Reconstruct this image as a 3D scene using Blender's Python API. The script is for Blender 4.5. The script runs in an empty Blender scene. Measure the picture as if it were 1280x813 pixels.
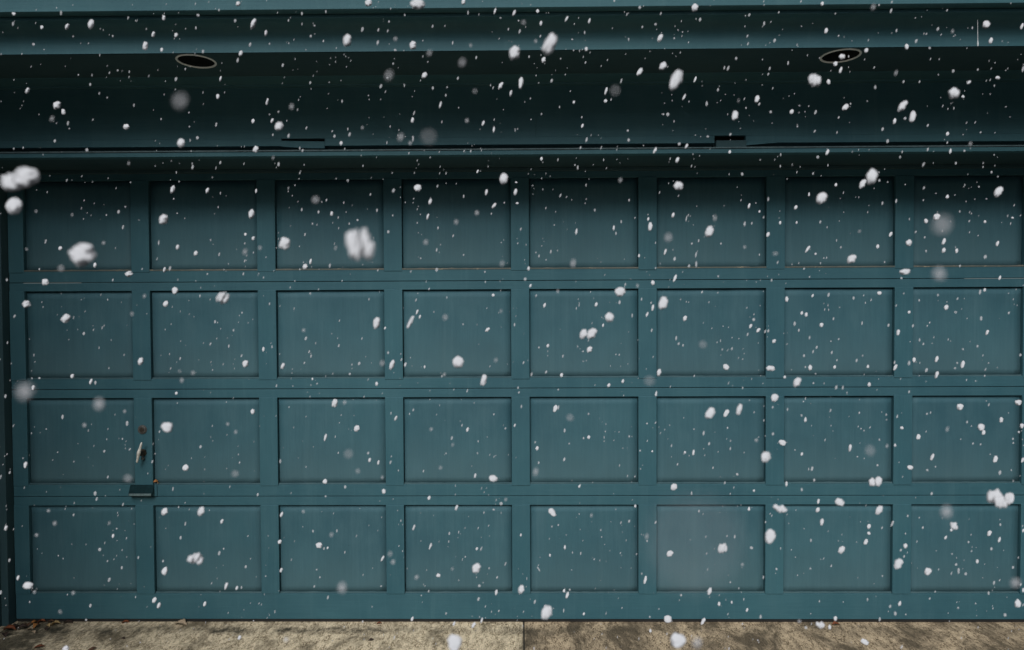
import bpy, bmesh, math, random
import mathutils
from mathutils import Vector, Matrix, noise
random.seed(7)
C = bpy.context.scene.collection
R = math.radians
sc = bpy.context.scene

# ------------------------------------------------------------------ camera
F_PX = 853.333
CAM = Vector((-0.0042, -3.2783, 1.5169))
yaw, pit, rol = R(-0.6212), R(-1.2962), R(-0.2521)
Fv = Vector((math.sin(yaw)*math.cos(pit), math.cos(yaw)*math.cos(pit), math.sin(pit)))
R0 = Vector((math.cos(yaw), -math.sin(yaw), 0)); U0 = R0.cross(Fv)
Rv = R0*math.cos(rol) + U0*math.sin(rol); Uv = U0*math.cos(rol) - R0*math.sin(rol)
cd = bpy.data.cameras.new('camera'); cam = bpy.data.objects.new('camera', cd); C.objects.link(cam)
cam.matrix_world = Matrix(((Rv.x, Uv.x, -Fv.x, CAM.x), (Rv.y, Uv.y, -Fv.y, CAM.y), (Rv.z, Uv.z, -Fv.z, CAM.z), (0, 0, 0, 1)))
cd.lens = 24; cd.sensor_width = 36; cd.clip_start = 0.005; cd.clip_end = 500
cd.dof.use_dof = True; cd.dof.focus_distance = 3.2; cd.dof.aperture_fstop = 4.0
sc.camera = cam

def ray(px, py):
    return Fv + Rv*((px-640)/F_PX) + Uv*((406.5-py)/F_PX)
def at(px, py, Y):                       # world point on the vertical plane y = Y
    d = ray(px, py); return CAM + d*((Y-CAM.y)/d.y)
def ground_at(px, py):
    d = ray(px, py); return CAM + d*(-CAM.z/d.z)
def zat(py, Y, px=640): return at(px, py, Y).z

# ------------------------------------------------------------------ materials
def mat(name):
    m = bpy.data.materials.new(name); m.use_nodes = True
    n = m.node_tree.nodes; n.clear()
    o = n.new('ShaderNodeOutputMaterial'); b = n.new('ShaderNodeBsdfPrincipled')
    m.node_tree.links.new(b.outputs[0], o.inputs[0])
    return m, m.node_tree, b
def nz(t, vec, scale, det=4, rough=.6, dist=0):
    n = t.nodes.new('ShaderNodeTexNoise'); n.inputs['Scale'].default_value = scale
    n.inputs['Detail'].default_value = det; n.inputs['Roughness'].default_value = rough
    n.inputs['Distortion'].default_value = dist
    t.links.new(vec, n.inputs['Vector']); return n.outputs['Fac']
def mp(t, vec, sc_=(1, 1, 1)):
    n = t.nodes.new('ShaderNodeMapping'); n.inputs['Scale'].default_value = sc_
    t.links.new(vec, n.inputs['Vector']); return n.outputs[0]
def ramp(t, fac, a, b, ca=(0, 0, 0, 1), cb=(1, 1, 1, 1)):
    n = t.nodes.new('ShaderNodeValToRGB'); e = n.color_ramp.elements
    e[0].position = a; e[0].color = ca; e[1].position = b; e[1].color = cb
    t.links.new(fac, n.inputs[0]); return n.outputs[0]
def mix(t, fac, a, b, mode='MIX'):
    n = t.nodes.new('ShaderNodeMix'); n.data_type = 'RGBA'; n.blend_type = mode
    if isinstance(fac, (int, float)): n.inputs[0].default_value = fac
    else: t.links.new(fac, n.inputs[0])
    for i, v in ((6, a), (7, b)):
        if isinstance(v, tuple): n.inputs[i].default_value = v
        else: t.links.new(v, n.inputs[i])
    return n.outputs[2]
def mth(t, op, a, b=0.0):
    n = t.nodes.new('ShaderNodeMath'); n.operation = op
    for i, v in ((0, a), (1, b)):
        if isinstance(v, (int, float)): n.inputs[i].default_value = v
        else: t.links.new(v, n.inputs[i])
    return n.outputs[0]
def bump(t, b, h, s, d=.002):
    n = t.nodes.new('ShaderNodeBump'); n.inputs['Strength'].default_value = s
    n.inputs['Distance'].default_value = d
    t.links.new(h, n.inputs['Height']); t.links.new(n.outputs[0], b.inputs['Normal'])
def pos(t):
    n = t.nodes.new('ShaderNodeNewGeometry'); return n.outputs['Position']

def paint(name, base, grain='z', dusty=.35, rough=.5, wear=.0, spec=.22, dust=0):
    m, t, b = mat(name); p = pos(t)
    big = nz(t, p, 1.3, 4, .6); mid = nz(t, mp(t, p, (1, 1, .6)), 7, 5, .65)
    gs = {'z': (90, 90, 5), 'x': (4, 60, 110)}[grain]
    gr = nz(t, mp(t, p, gs), 1.0, 5, .7, .3)
    fine = nz(t, p, 160, 3, .6)
    c = (*base, 1)
    dk = (base[0]*.72, base[1]*.76, base[2]*.80, 1)
    du = (base[0]*1.6+.006, base[1]*1.25+.006, base[2]*1.2+.007, 1)
    col = mix(t, ramp(t, big, .35, .65), dk, c)
    col = mix(t, mth(t, 'MULTIPLY', ramp(t, mid, .38, .72), dusty), col, du)
    col = mix(t, mth(t, 'MULTIPLY', ramp(t, gr, .42, .66), .26), col, (base[0]*.6, base[1]*.66, base[2]*.7, 1))
    dr = nz(t, mp(t, p, (22, 22, 1.1)), 1.0, 6, .7, .2)                      # old water runs
    col = mix(t, mth(t, 'MULTIPLY', ramp(t, dr, .53, .70), .25), col, du)
    pk = nz(t, mp(t, p, (1, 1, 1.5)), 42, 7, .8)                             # tiny chips to the primer
    col = mix(t, mth(t, 'MULTIPLY', ramp(t, pk, .70, .73), .5), col, (.16, .20, .19, 1))
    # flecks of grime and old chips
    v = nz(t, p, 55, 6, .75)
    col = mix(t, mth(t, 'MULTIPLY', ramp(t, v, .66, .74), .55), col, (base[0]*.4, base[1]*.45, base[2]*.45, 1))
    if wear:
        w = nz(t, mp(t, p, (14, 14, 60)), 1.2, 6, .75)
        col = mix(t, ramp(t, w, .70-wear*.2, .74-wear*.2), col, (.30, .27, .20, 1))
    if dust:                                     # grey road dust splashed over the foot of the panel
        tc = t.nodes.new('ShaderNodeTexCoord'); sx_ = t.nodes.new('ShaderNodeSeparateXYZ'); t.links.new(tc.outputs['Generated'], sx_.inputs[0])
        hgt = mth(t, 'ADD', sx_.outputs[2], mth(t, 'MULTIPLY', mth(t, 'SUBTRACT', mid, .5), 1.1))
        col = mix(t, mth(t, 'MULTIPLY', ramp(t, hgt, .02, .55, (1, 1, 1, 1), (0, 0, 0, 1)), dust), col, (.100, .160, .172, 1))
    t.links.new(col, b.inputs['Base Color'])
    t.links.new(mth(t, 'ADD', mth(t, 'MULTIPLY', mid, .25), rough+.0), b.inputs['Roughness'])
    b.inputs['Specular IOR Level'].default_value = spec
    h = mth(t, 'ADD', mth(t, 'MULTIPLY', gr, .8), mth(t, 'MULTIPLY', fine, .35))
    h = mth(t, 'ADD', h, mth(t, 'MULTIPLY', mid, .8))
    bump(t, b, h, .35, .0016)
    return m
TEAL = (.040, .120, .148)
M_panel = paint('panel_paint', (.044, .120, .148), 'z', .42, .55, dust=.26)
M_stile = paint('stile_paint', TEAL, 'z', .22, .5)
M_rail = paint('rail_paint', TEAL, 'x', .25, .5)
M_trim = paint('trim_paint', (.046, .130, .155), 'x', .35, .5)
M_head = paint('header_paint', (.050, .135, .160), 'x', .35, .5)
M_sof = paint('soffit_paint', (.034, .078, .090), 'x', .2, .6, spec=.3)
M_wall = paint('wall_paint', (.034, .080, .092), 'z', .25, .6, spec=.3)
M_bead = paint('bead_paint', (.060, .125, .142), 'x', .5, .6, wear=.12)
M_beadw = paint('worn_bead_paint', (.11, .13, .115), 'x', .6, .7, wear=.62)

def plain(name, col, rough=.6, metal=0, nscale=30, amt=.5, bs=.3, spec=.5):
    m, t, b = mat(name); p = pos(t)
    f = nz(t, p, nscale, 5, .65)
    c = mix(t, ramp(t, f, .35, .7), (*[x*(1-amt) for x in col], 1), (*col, 1))
    t.links.new(c, b.inputs['Base Color']); b.inputs['Roughness'].default_value = rough
    b.inputs['Metallic'].default_value = metal; b.inputs['Specular IOR Level'].default_value = spec
    bump(t, b, f, bs, .001); return m
M_rubber = plain('rubber', (.012, .012, .012), .8)
M_dark = plain('dark_cavity', (.010, .013, .013), .9, spec=.1)
M_can = plain('can_black', (.022, .030, .031), .9, spec=.1)
M_ring = plain('ring_grey', (.86, .90, .90), .5, 0, 60, .08)
M_silver = plain('worn_aluminium', (.82, .80, .74), .5, .1, 120, .4)
M_rust = plain('aged_brass', (.075, .066, .052), .5, .5, 150, .6)
M_cyl = plain('aged_lock', (.15, .15, .145), .5, .5, 200, .5)
M_flash = plain('flashing_metal', (.10, .16, .175), .5, .0, 60, .5)
M_scoop = plain('scoop_paint', (.008, .030, .036), .75, 0, 60, .4, spec=.08)
M_lip = plain('worn_lip', (.16, .24, .25), .5, .1, 90, .4)
M_drip = plain('drip_water', (.7, .75, .78), .2)
M_roof = plain('roof_shingle', (.05, .05, .05), .9)

def leaf_mat(name, c):
    m, t, b = mat(name); p = pos(t); f = nz(t, p, 120, 5, .7)
    cc = mix(t, ramp(t, f, .35, .65), (*[x*.45 for x in c], 1), (*c, 1))
    t.links.new(cc, b.inputs['Base Color']); b.inputs['Roughness'].default_value = .65
    bump(t, b, f, .5, .001); return m
LEAF = {'tan': leaf_mat('leaf_tan', (.48, .33, .15)), 'orange': leaf_mat('leaf_orange', (.42, .17, .04)),
        'brown': leaf_mat('leaf_brown', (.13, .065, .035)), 'russet': leaf_mat('leaf_russet', (.24, .07, .025)),
        'pale': leaf_mat('leaf_pale', (.50, .38, .26)), 'dark': leaf_mat('leaf_dark', (.05, .028, .02))}

def concrete(name, A, B, dirt, dark_amt):
    m, t, b = mat(name); p = pos(t)
    big = nz(t, mp(t, p, (1, .6, 1)), 6, 7, .72, .6)
    mid = nz(t, mp(t, p, (1, .38, 1)), 42, 7, .75, .3)
    fine = nz(t, mp(t, p, (1, .4, 1)), 170, 4, .75)
    vor = t.nodes.new('ShaderNodeTexVoronoi'); vor.inputs['Scale'].default_value = 130; t.links.new(mp(t, p, (1, .45, 1)), vor.inputs['Vector'])
    col = mix(t, ramp(t, mid, .43, .56), (*A, 1), (*B, 1))
    col = mix(t, mth(t, 'MULTIPLY', ramp(t, fine, .47, .54), .75), col, (*[x*1.35 for x in B], 1))
    col = mix(t, mth(t, 'MULTIPLY', ramp(t, big, .50-dark_amt*.12, .66-dark_amt*.12), .85), col, (*dirt, 1))
    # grit and pits
    col = mix(t, mth(t, 'MULTIPLY', ramp(t, vor.outputs['Distance'], .16, .30, (1, 1, 1, 1), (0, 0, 0, 1)), mth(t, 'MULTIPLY', ramp(t, mid, .40, .62, (1, 1, 1, 1), (0, 0, 0, 1)), .7)), col, (.05, .045, .035, 1))
    # band of dirt that gathers a few centimetres out from the door, with a cleaner lip behind it
    sp = t.nodes.new('ShaderNodeSeparateXYZ'); t.links.new(p, sp.inputs[0])
    wob = mth(t, 'MULTIPLY', mth(t, 'SUBTRACT', nz(t, mp(t, p, (1, .5, 1)), 9, 8, .8), .5), .22)
    d = mth(t, 'ABSOLUTE', mth(t, 'ADD', mth(t, 'ADD', sp.outputs[1], .085), wob))
    band = ramp(t, d, .006, .050, (1, 1, 1, 1), (0, 0, 0, 1))
    left = ramp(t, mth(t, 'ADD', mth(t, 'MULTIPLY', sp.outputs[0], -.2), .45), .30, .62)
    lm = mth(t, 'MULTIPLY', mth(t, 'ADD', mth(t, 'MULTIPLY', left, .8), .15), ramp(t, nz(t, mp(t, p, (1, .5, 1)), 3.3, 6, .8), .40, .56))
    col = mix(t, mth(t, 'MULTIPLY', band, lm), col, (.032, .030, .022, 1))
    # damp, mossy patch by the left corner
    cx = mth(t, 'ADD', sp.outputs[0], 2.33)
    cx = mth(t, 'ABSOLUTE', mth(t, 'ADD', cx, mth(t, 'MULTIPLY', mth(t, 'SUBTRACT', nz(t, p, 12, 5, .7), .5), .9)))
    col = mix(t, mth(t, 'MULTIPLY', ramp(t, cx, .05, .22, (1, 1, 1, 1), (0, 0, 0, 1)), .8), col, (.022, .024, .017, 1))
    t.links.new(col, b.inputs['Base Color']); b.inputs['Roughness'].default_value = .9
    b.inputs['Specular IOR Level'].default_value = .25
    h = mth(t, 'ADD', mth(t, 'MULTIPLY', fine, .5), mid); bump(t, b, h, .9, .006)
    return m
M_conL = concrete('concrete_pale', (.19, .145, .085), (.64, .54, .385), (.10, .082, .052), .15)
M_conR = concrete('concrete_brown', (.105, .074, .042), (.49, .385, .26), (.075, .06, .04), .5)
M_soil = plain('joint_soil', (.03, .027, .018), .95)

def snow_mat(name='snow', thin=0.0):
    # loose crystals: light scatters through the flake, so the lit side wraps round it and the rim is thin and lets the back show
    m = bpy.data.materials.new(name); m.use_nodes = True; t = m.node_tree; n = t.nodes; n.clear()
    out = n.new('ShaderNodeOutputMaterial'); df = n.new('ShaderNodeBsdfDiffuse'); df.inputs[0].default_value = (.60, .615, .65, 1)
    g = n.new('ShaderNodeNewGeometry')
    sc1 = n.new('ShaderNodeVectorMath'); sc1.operation = 'SCALE'; sc1.inputs['Scale'].default_value = .38; t.links.new(g.outputs['Normal'], sc1.inputs[0])
    ad = n.new('ShaderNodeVectorMath'); ad.operation = 'ADD'; t.links.new(sc1.outputs[0], ad.inputs[0]); ad.inputs[1].default_value = (0, -.80, .52)
    no = n.new('ShaderNodeVectorMath'); no.operation = 'NORMALIZE'; t.links.new(ad.outputs[0], no.inputs[0]); t.links.new(no.outputs[0], df.inputs['Normal'])
    tl = n.new('ShaderNodeBsdfTranslucent'); tl.inputs[0].default_value = (.60, .615, .65, 1)
    m1 = n.new('ShaderNodeMixShader'); m1.inputs[0].default_value = .12; t.links.new(df.outputs[0], m1.inputs[1]); t.links.new(tl.outputs[0], m1.inputs[2])
    lw = n.new('ShaderNodeLayerWeight'); lw.inputs[0].default_value = .5
    rr_ = ramp(t, lw.outputs['Facing'], .30, .90, (thin, thin, thin, 1))
    tp = n.new('ShaderNodeBsdfTransparent'); m2 = n.new('ShaderNodeMixShader'); t.links.new(rr_, m2.inputs[0])
    t.links.new(m1.outputs[0], m2.inputs[1]); t.links.new(tp.outputs[0], m2.inputs[2]); t.links.new(m2.outputs[0], out.inputs[0])
    return m
M_snow = snow_mat(); M_thin = snow_mat('thin_snow', .58)

# ------------------------------------------------------------------ builders
def obj(name, bm, m, parent=None, bev=0, smooth=False):
    me = bpy.data.meshes.new(name); bmesh.ops.recalc_face_normals(bm, faces=bm.faces[:]); bm.to_mesh(me); bm.free()
    me.materials.append(m)
    if smooth:
        for p in me.polygons: p.use_smooth = True
    o = bpy.data.objects.new(name, me); C.objects.link(o)
    if bev:
        md = o.modifiers.new('bevel', 'BEVEL'); md.width = bev; md.segments = 2; md.limit_method = 'ANGLE'
    if parent: o.parent = parent; o.matrix_parent_inverse = parent.matrix_world.inverted()
    return o
def box(bm, x0, x1, y0, y1, z0, z1):
    v = [bm.verts.new(p) for p in ((x0, y0, z0), (x1, y0, z0), (x1, y1, z0), (x0, y1, z0), (x0, y0, z1), (x1, y0, z1), (x1, y1, z1), (x0, y1, z1))]
    for f in ((0, 3, 2, 1), (4, 5, 6, 7), (0, 1, 5, 4), (1, 2, 6, 5), (2, 3, 7, 6), (3, 0, 4, 7)): bm.faces.new([v[i] for i in f])
def bx(name, m, parent, *b, bev=0):
    bm = bmesh.new(); box(bm, *b); return obj(name, bm, m, parent, bev)
def extrude_profile(pts, x0, x1):                 # closed (y, z) outline swept along x
    bm = bmesh.new(); n = len(pts)
    a = [bm.verts.new((x0, y, z)) for y, z in pts]; b = [bm.verts.new((x1, y, z)) for y, z in pts]
    for i in range(n): bm.faces.new((a[i], a[(i+1) % n], b[(i+1) % n], b[i]))
    bm.faces.new(a[::-1]); bm.faces.new(b); return bm
def tag(o, label=None, cat=None, group=None, kind=None):
    for k, v in (('label', label), ('category', cat), ('group', group), ('kind', kind)):
        if v: o[k] = v
    return o
def empty(name, loc, label, cat, group=None):
    o = bpy.data.objects.new(name, None); C.objects.link(o); o.location = loc
    o.matrix_world = Matrix.Translation(loc)
    return tag(o, label, cat, group)

# ------------------------------------------------------------------ ground
jx = ground_at(655, 800).x
bx('soil', M_soil, None, -60, 60, -60, 8, -.12, -.004)['kind'] = 'structure'
def slab(name, m, x0, x1, y0, y1):
    bm = bmesh.new()
    n = 60 if x1-x0 < 6 else 1
    box(bm, x0, x1, y0, y1, -.11, 0)
    o = obj(name, bm, m, None, .006); o['kind'] = 'structure'
slab('driveway', M_conL, -6.0, jx-.0028, -3.0, .30)
slab('driveway', M_conR, jx+.0028, 6.0, -3.0, .30)
M_lowbounce = plain('low_bounce_dark', (.045, .045, .047), .45, 0, 60, .4)
slab('darkened_drive', M_lowbounce, -40.0, 40.0, -60.0, -3.014)  # unseen outer drive, made dark to cut light bounced off the ground

# unseen ridge added behind the camera to block low sky light
bm = bmesh.new(); rows = []
for j in range(9):
    rows.append([bm.verts.new((-110+220*i/60, -34-j*4, max(-.2, 19*math.sin(min(1, j/6)*math.pi/2)+(2.2*noise.noise((i*.35, j*.5, 3)) if j else -2)-.2)) ) for i in range(61)])
for j in range(8):
    for i in range(60): bm.faces.new((rows[j][i], rows[j][i+1], rows[j+1][i+1], rows[j+1][i]))
M_ridge = plain('ridge_dark', (.05, .06, .045), .95, 0, .8, .5, 1)
obj('added_ridge', bm, M_ridge, None, 0, True)['kind'] = 'structure'

# ------------------------------------------------------------------ garage door
P = .61; HS = .044
DZ = [0.014, .6165, 1.1382, 1.6557, 2.215]                       # section joints
PZ = [(.140, .5725), (.6735, 1.0957), (1.1885, 1.6143), (1.7100, 2.145)]   # panel openings
XL, XR = -2.470, 2.470
door = empty('garage_door', (0, 0, 0), 'wide teal panelled garage door with four rows of eight square panels', 'garage door')
row_name = ['bottom', 'third', 'second', 'top']
for r in range(4):
    z0, z1 = DZ[r], DZ[r+1]; p0, p1 = PZ[r]
    g = .0014
    # rails: body behind, top and bottom rail in front
    bm = bmesh.new()
    box(bm, XL, XR, .026, .045, z0+g, z1-g)
    box(bm, XL, XR, 0, .026, z0+g, p0)
    box(bm, XL, XR, 0, .026, p1, z1-g)
    s = obj('door_section', bm, M_rail, door, .0018)
    s['label'] = 'lowest section with the tallest bottom rail' if r == 0 else ('shadowed top section under the lintel' if r == 3 else ('section with the lock and handles' if r == 1 else 'second section from the top'))
    for k in range(-4, 5):
        cx = k*P
        xa, xb = (XL if k == -4 else cx-HS), (XR if k == 4 else cx+HS)
        j = random.uniform(-.0008, .0008)
        bx('stile', M_stile, s, xa, xb, -.0025+j, .026, p0-(.006 if r else .001), p1+.0015, bev=.002)
    for k in range(8):
        xa, xb = (k-4)*P+HS, (k-3)*P-HS
        # recessed panel, a hair dished and uneven like weathered board
        bm = bmesh.new(); nx, ny = 14, 12; ea = .0032; sd = random.random()*50
        gr = [[bm.verts.new((xa+ea+(xb-xa-2*ea)*i/nx, .0150+.0022*noise.noise((i*.35, j*.3, sd)), p0+(p1-ea*1.3-p0)*j/ny)) for i in range(nx+1)] for j in range(ny+1)]
        for j in range(ny):
            for i in range(nx): bm.faces.new((gr[j][i], gr[j][i+1], gr[j+1][i+1], gr[j+1][i]))
        pn = obj('panel', bm, M_panel, s, 0, True)
        md = pn.modifiers.new('thick', 'SOLIDIFY'); md.thickness = .004; md.offset = 0
        bh = .0075 if r == 3 else .006
        yb = -.0012 if r == 3 else .006
        bm = bmesh.new()
        n = 24
        tp = [p0+bh*(1+.35*noise.noise((i*.6, sd, 2))) for i in range(n+1)]
        fr = [bm.verts.new((xa+(xb-xa)*i/n, yb, p0+.001)) for i in range(n+1)]
        tv = [bm.verts.new((xa+(xb-xa)*i/n, yb+.0005, tp[i])) for i in range(n+1)]
        bk = [bm.verts.new((xa+(xb-xa)*i/n, .0255, tp[i]+.001)) for i in range(n+1)]
        for i in range(n):
            bm.faces.new((fr[i], fr[i+1], tv[i+1], tv[i])); bm.faces.new((tv[i], tv[i+1], bk[i+1], bk[i]))
        obj('bottom_bead', bm, M_beadw if r == 3 else M_bead, s)
bx('bottom_seal', M_rubber, door, XL+.002, XR-.002, .004, .040, .001, .0135)

# lock, T handle and lift handle on the left stile
def cyl(bm, c, r0, r1, y0, y1, n=28):
    a = [bm.verts.new((c.x+r0*math.cos(2*PI*i/n), y0, c.z+r0*math.sin(2*PI*i/n))) for i in range(n)]
    b = [bm.verts.new((c.x+r1*math.cos(2*PI*i/n), y1, c.z+r1*math.sin(2*PI*i/n))) for i in range(n)]
    for i in range(n): bm.faces.new((a[i], a[(i+1) % n], b[(i+1) % n], b[i]))
    bm.faces.new(a[::-1]); bm.faces.new(b)
PI = math.pi
lc = at(178.5, 537, 0)
bm = bmesh.new(); cyl(bm, lc, .022, .022, .000, -.006); cyl(bm, lc, .019, .0165, -.006, -.0095)
lock = obj('lock', bm, M_cyl, door, .001)
bm = bmesh.new(); cyl(bm, lc, .0105, .0105, -.0095, -.0125); box(bm, lc.x-.0012, lc.x+.0012, -.0130, -.0120, lc.z-.006, lc.z+.006)
obj('key_plug', bm, M_rust, lock, .0005)
hc = at(179, 566, 0)
bm = bmesh.new(); cyl(bm, hc, .019, .017, 0, -.007); cyl(bm, hc, .011, .009, -.007, -.036)
hb = obj('handle_base', bm, M_rust, door, .001)
# hook hanging below the spindle
bm = bmesh.new()
k = hc + Vector((.004, -.016, -.026)); cyl(bm, k, .008, .006, -.008, -.018); box(bm, k.x-.003, k.x+.003, -.016, -.009, k.z, hc.z)
obj('latch_tongue', bm, M_cyl, hb, .001)
a, b = at(176.5, 553.5, -.042), at(170.5, 579, -.042)
bm = bmesh.new(); n = 14; secs = 10; rings = []
ax = (a-b); L = ax.length; ax.normalize(); sx = Vector((0, 1, 0)).cross(ax).normalized()
for i in range(n+1):
    u = i/n; rr = .0052+.0034*math.exp(-((u-.5)/.16)**2)
    if i in (0, n): rr *= .55
    ctr = b.lerp(a, u) + Vector((0, .004*abs(u-.5)*2, 0))
    rings.append([bm.verts.new(ctr + sx*rr*math.cos(2*PI*q/secs) + Vector((0, 1, 0))*rr*1.1*math.sin(2*PI*q/secs)) for q in range(secs)])
for i in range(n):
    for q in range(secs): bm.faces.new((rings[i][q], rings[i][(q+1) % secs], rings[i+1][(q+1) % secs], rings[i+1][q]))
bm.faces.new(rings[0][::-1]); bm.faces.new(rings[-1])
obj('handle_grip', bm, M_silver, hb, 0, True)
# screw heads on the handle stile
for (px, py) in ((172, 504), (336, 500)):
    s_ = at(px, py, 0)
l0, l1 = at(162.5, 608, -.01), at(192.5, 619.5, -.01)
pr = [(.0, l0.z+.004), (-.006, l0.z+.006), (-.024, l1.z+.016), (-.026, l1.z+.004), (-.022, l1.z), (-.020, l1.z+.010), (-.006, l0.z-.010), (-.0, l0.z-.012)]
bm = extrude_profile(pr, l0.x, l1.x); lh = obj('lift_handle', bm, M_scoop, door, .0012)
bx('handle_lip', M_lip, lh, l0.x+.004, l1.x-.004, -.0300, -.0265, l1.z+.002, l1.z+.0135, bev=.0015)
bx('handle_plate', M_stile, lh, l0.x-.008, l1.x+.012, -.0058, -.0030, l1.z-.006, l0.z+.004, bev=.001)

# ------------------------------------------------------------------ garage shell
gar = empty('garage', (0, .4, 0), 'dark teal garage front with deep eaves, header board and jambs', 'garage')
YH = -.285
XW = 3.6
zs = lambda py, Y=YH: zat(py, Y)
HB = zs(193.5, -.305)                 # underside of the header
for s_ in (-1, 1):
    x_in = XR+.004
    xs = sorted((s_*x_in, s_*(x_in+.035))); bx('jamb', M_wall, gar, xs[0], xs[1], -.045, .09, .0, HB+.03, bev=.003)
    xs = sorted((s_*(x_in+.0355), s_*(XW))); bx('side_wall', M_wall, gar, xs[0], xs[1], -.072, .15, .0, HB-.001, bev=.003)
    xs = sorted((s_*(2.53 if s_ < 0 else 2.56), s_*(XW))); bx('shade_pier', M_wall, gar, xs[0], xs[1], -.60, -.0725, .0, zs(94, -.412)-.03, bev=.004)  # unseen piers added to shade both ends of the door
# lintel underside with a stop moulding
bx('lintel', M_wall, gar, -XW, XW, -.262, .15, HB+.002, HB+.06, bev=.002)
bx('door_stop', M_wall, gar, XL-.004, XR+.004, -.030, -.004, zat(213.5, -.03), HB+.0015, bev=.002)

za, zb, zc, zd, ze, zf = zs(171.5), zs(174.5), zs(178), zs(181), zs(184.5), HB
zt = zs(105.5, -.310)
xpx = lambda px, py=180: at(px, py, YH).x
sx0, sx1, tx0, tx1 = xpx(352), xpx(406), xpx(893), xpx(932)
xm = xpx(670)
bm = bmesh.new()
zk = zs(149)
box(bm, -XW, XW, YH, -.20, zk, zt); box(bm, -XW, xm-.0005, YH-.0003, -.20, za, zk-.0001); box(bm, xm+.0005, XW, YH-.0002, -.20, za, zk-.0001)
hb_ = obj('header_board', bm, M_head, gar, 0)
bm = bmesh.new()
for x0, x1 in ((-XW, sx0), (sx1, tx0), (tx1, XW)): box(bm, x0, x1, YH-.002, -.20, zd, za-.0006)
obj('header_strip', bm, M_head, hb_, .0012)
# lifted lengths of the strip with open gaps above
bm = bmesh.new()
n = 20
for i in range(n):
    u0, u1 = i/n, (i+1)/n
    def prof(u): return (zb - .004*u, ze+.0012 + .009*(1-u)**2)
    xa, xb = sx0+(sx1-sx0)*u0, sx0+(sx1-sx0)*u1
    (t0, b0), (t1, b1) = prof(u0), prof(u1)
    Y0 = YH-.004
    v = [bm.verts.new(q) for q in ((xa, Y0, b0), (xb, Y0, b1), (xb, Y0, t1), (xa, Y0, t0), (xa, Y0+.02, b0), (xb, Y0+.02, b1), (xb, Y0+.02, t1), (xa, Y0+.02, t0))]
    for f in ((0, 1, 2, 3), (4, 7, 6, 5), (0, 4, 5, 1), (3, 2, 6, 7)): bm.faces.new([v[i_] for i_ in f])
obj('lifted_strip', bm, M_trim, hb_)
bx('header_backing', M_dark, gar, -XW, XW, -.235, -.262+.0005, ze-.004, za-.001)
bm = bmesh.new(); box(bm, tx0+.004, tx1-.001, YH-.016, -.24, zs(188), zs(178.5))
obj('exposed_block', bm, M_wall, hb_, .003)
# a length of strip that sags beside the block
bm = bmesh.new()
for i in range(n):
    u0, u1 = i/n, (i+1)/n
    xa, xb = tx1+(.16)*u0, tx1+.16*u1
    f_ = lambda u: ze+.001+.012*u
    Y0 = YH-.006
    v = [bm.verts.new(q) for q in ((xa, Y0, f_(u0)), (xb, Y0, f_(u1)), (xb, Y0, f_(u1)+.012*(1-u1)+.001), (xa, Y0, f_(u0)+.012*(1-u0)+.001))]
    bm.faces.new(v)
o = obj('sagging_strip', bm, M_trim, hb_); md = o.modifiers.new('t', 'SOLIDIFY'); md.thickness = .003
# drip edge: nosing and thin metal flashing
bx('nosing', M_trim, gar, -XW, XW, -.305, -.2625, HB, zs(187.6, -.305), bev=.002)
bm = bmesh.new(); N = 240; y0 = -.309
lo, hi = [], []
for i in range(N+1):
    x = -2.9+5.8*i/N; w = .0012*noise.noise((x*3, 0, 1))+.0008*noise.noise((x*19, 5, 1))
    zz = zs(187.3, -.309); lo.append((x, y0+w, zz)); hi.append((x, y0+.003+w, zz+.0062+w*.8))
lv = [bm.verts.new(p) for p in lo]; hv = [bm.verts.new(p) for p in hi]; tv = [bm.verts.new((p[0], -.25, p[2]+.0015)) for p in hi]
for i in range(N): bm.faces.new((lv[i], lv[i+1], hv[i+1], hv[i])); bm.faces.new((hv[i], hv[i+1], tv[i+1], tv[i]))
obj('flashing', bm, M_flash, gar)
# bed moulding (two stepped fillets) and soffit
z1 = zt
z2 = zat(93.2, -.412)
prb = [(-.2, z1), (-.310, z1), (-.3115, z1+.0062), (-.4105, z1+.0066), (-.412, z1+.008), (-.412, z2), (-.2, z2)]
obj('bed_moulding', extrude_profile(prb, -XW, XW), M_trim, gar, .001)
SZ = z2+.0005; SF, SB = -.669, -.405
RO0 = .0745
LX = []
for px, py in ((240.5, 74.2), (1052.5, 69.8)):
    d = ray(px, py); t_ = (SZ-.004-CAM.z)/d.z; q = CAM+d*t_; LX.append((q.x, max(q.y, SF+RO0+.004)))
print('lights', LX, 'SZ', SZ)
RO = .0745; RI = .0660
bm = bmesh.new()
edges_x = [-XW]
for (cx, cy) in LX: edges_x += [cx-.12, cx+.12]
edges_x.append(XW)
def quad(bm, x0, x1, y0, y1, z): bm.faces.new([bm.verts.new(p) for p in ((x0, y0, z), (x1, y0, z), (x1, y1, z), (x0, y1, z))])
for i in (0, 2, 4): quad(bm, edges_x[i], edges_x[i+1], SF+.001, SB, SZ)
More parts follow.
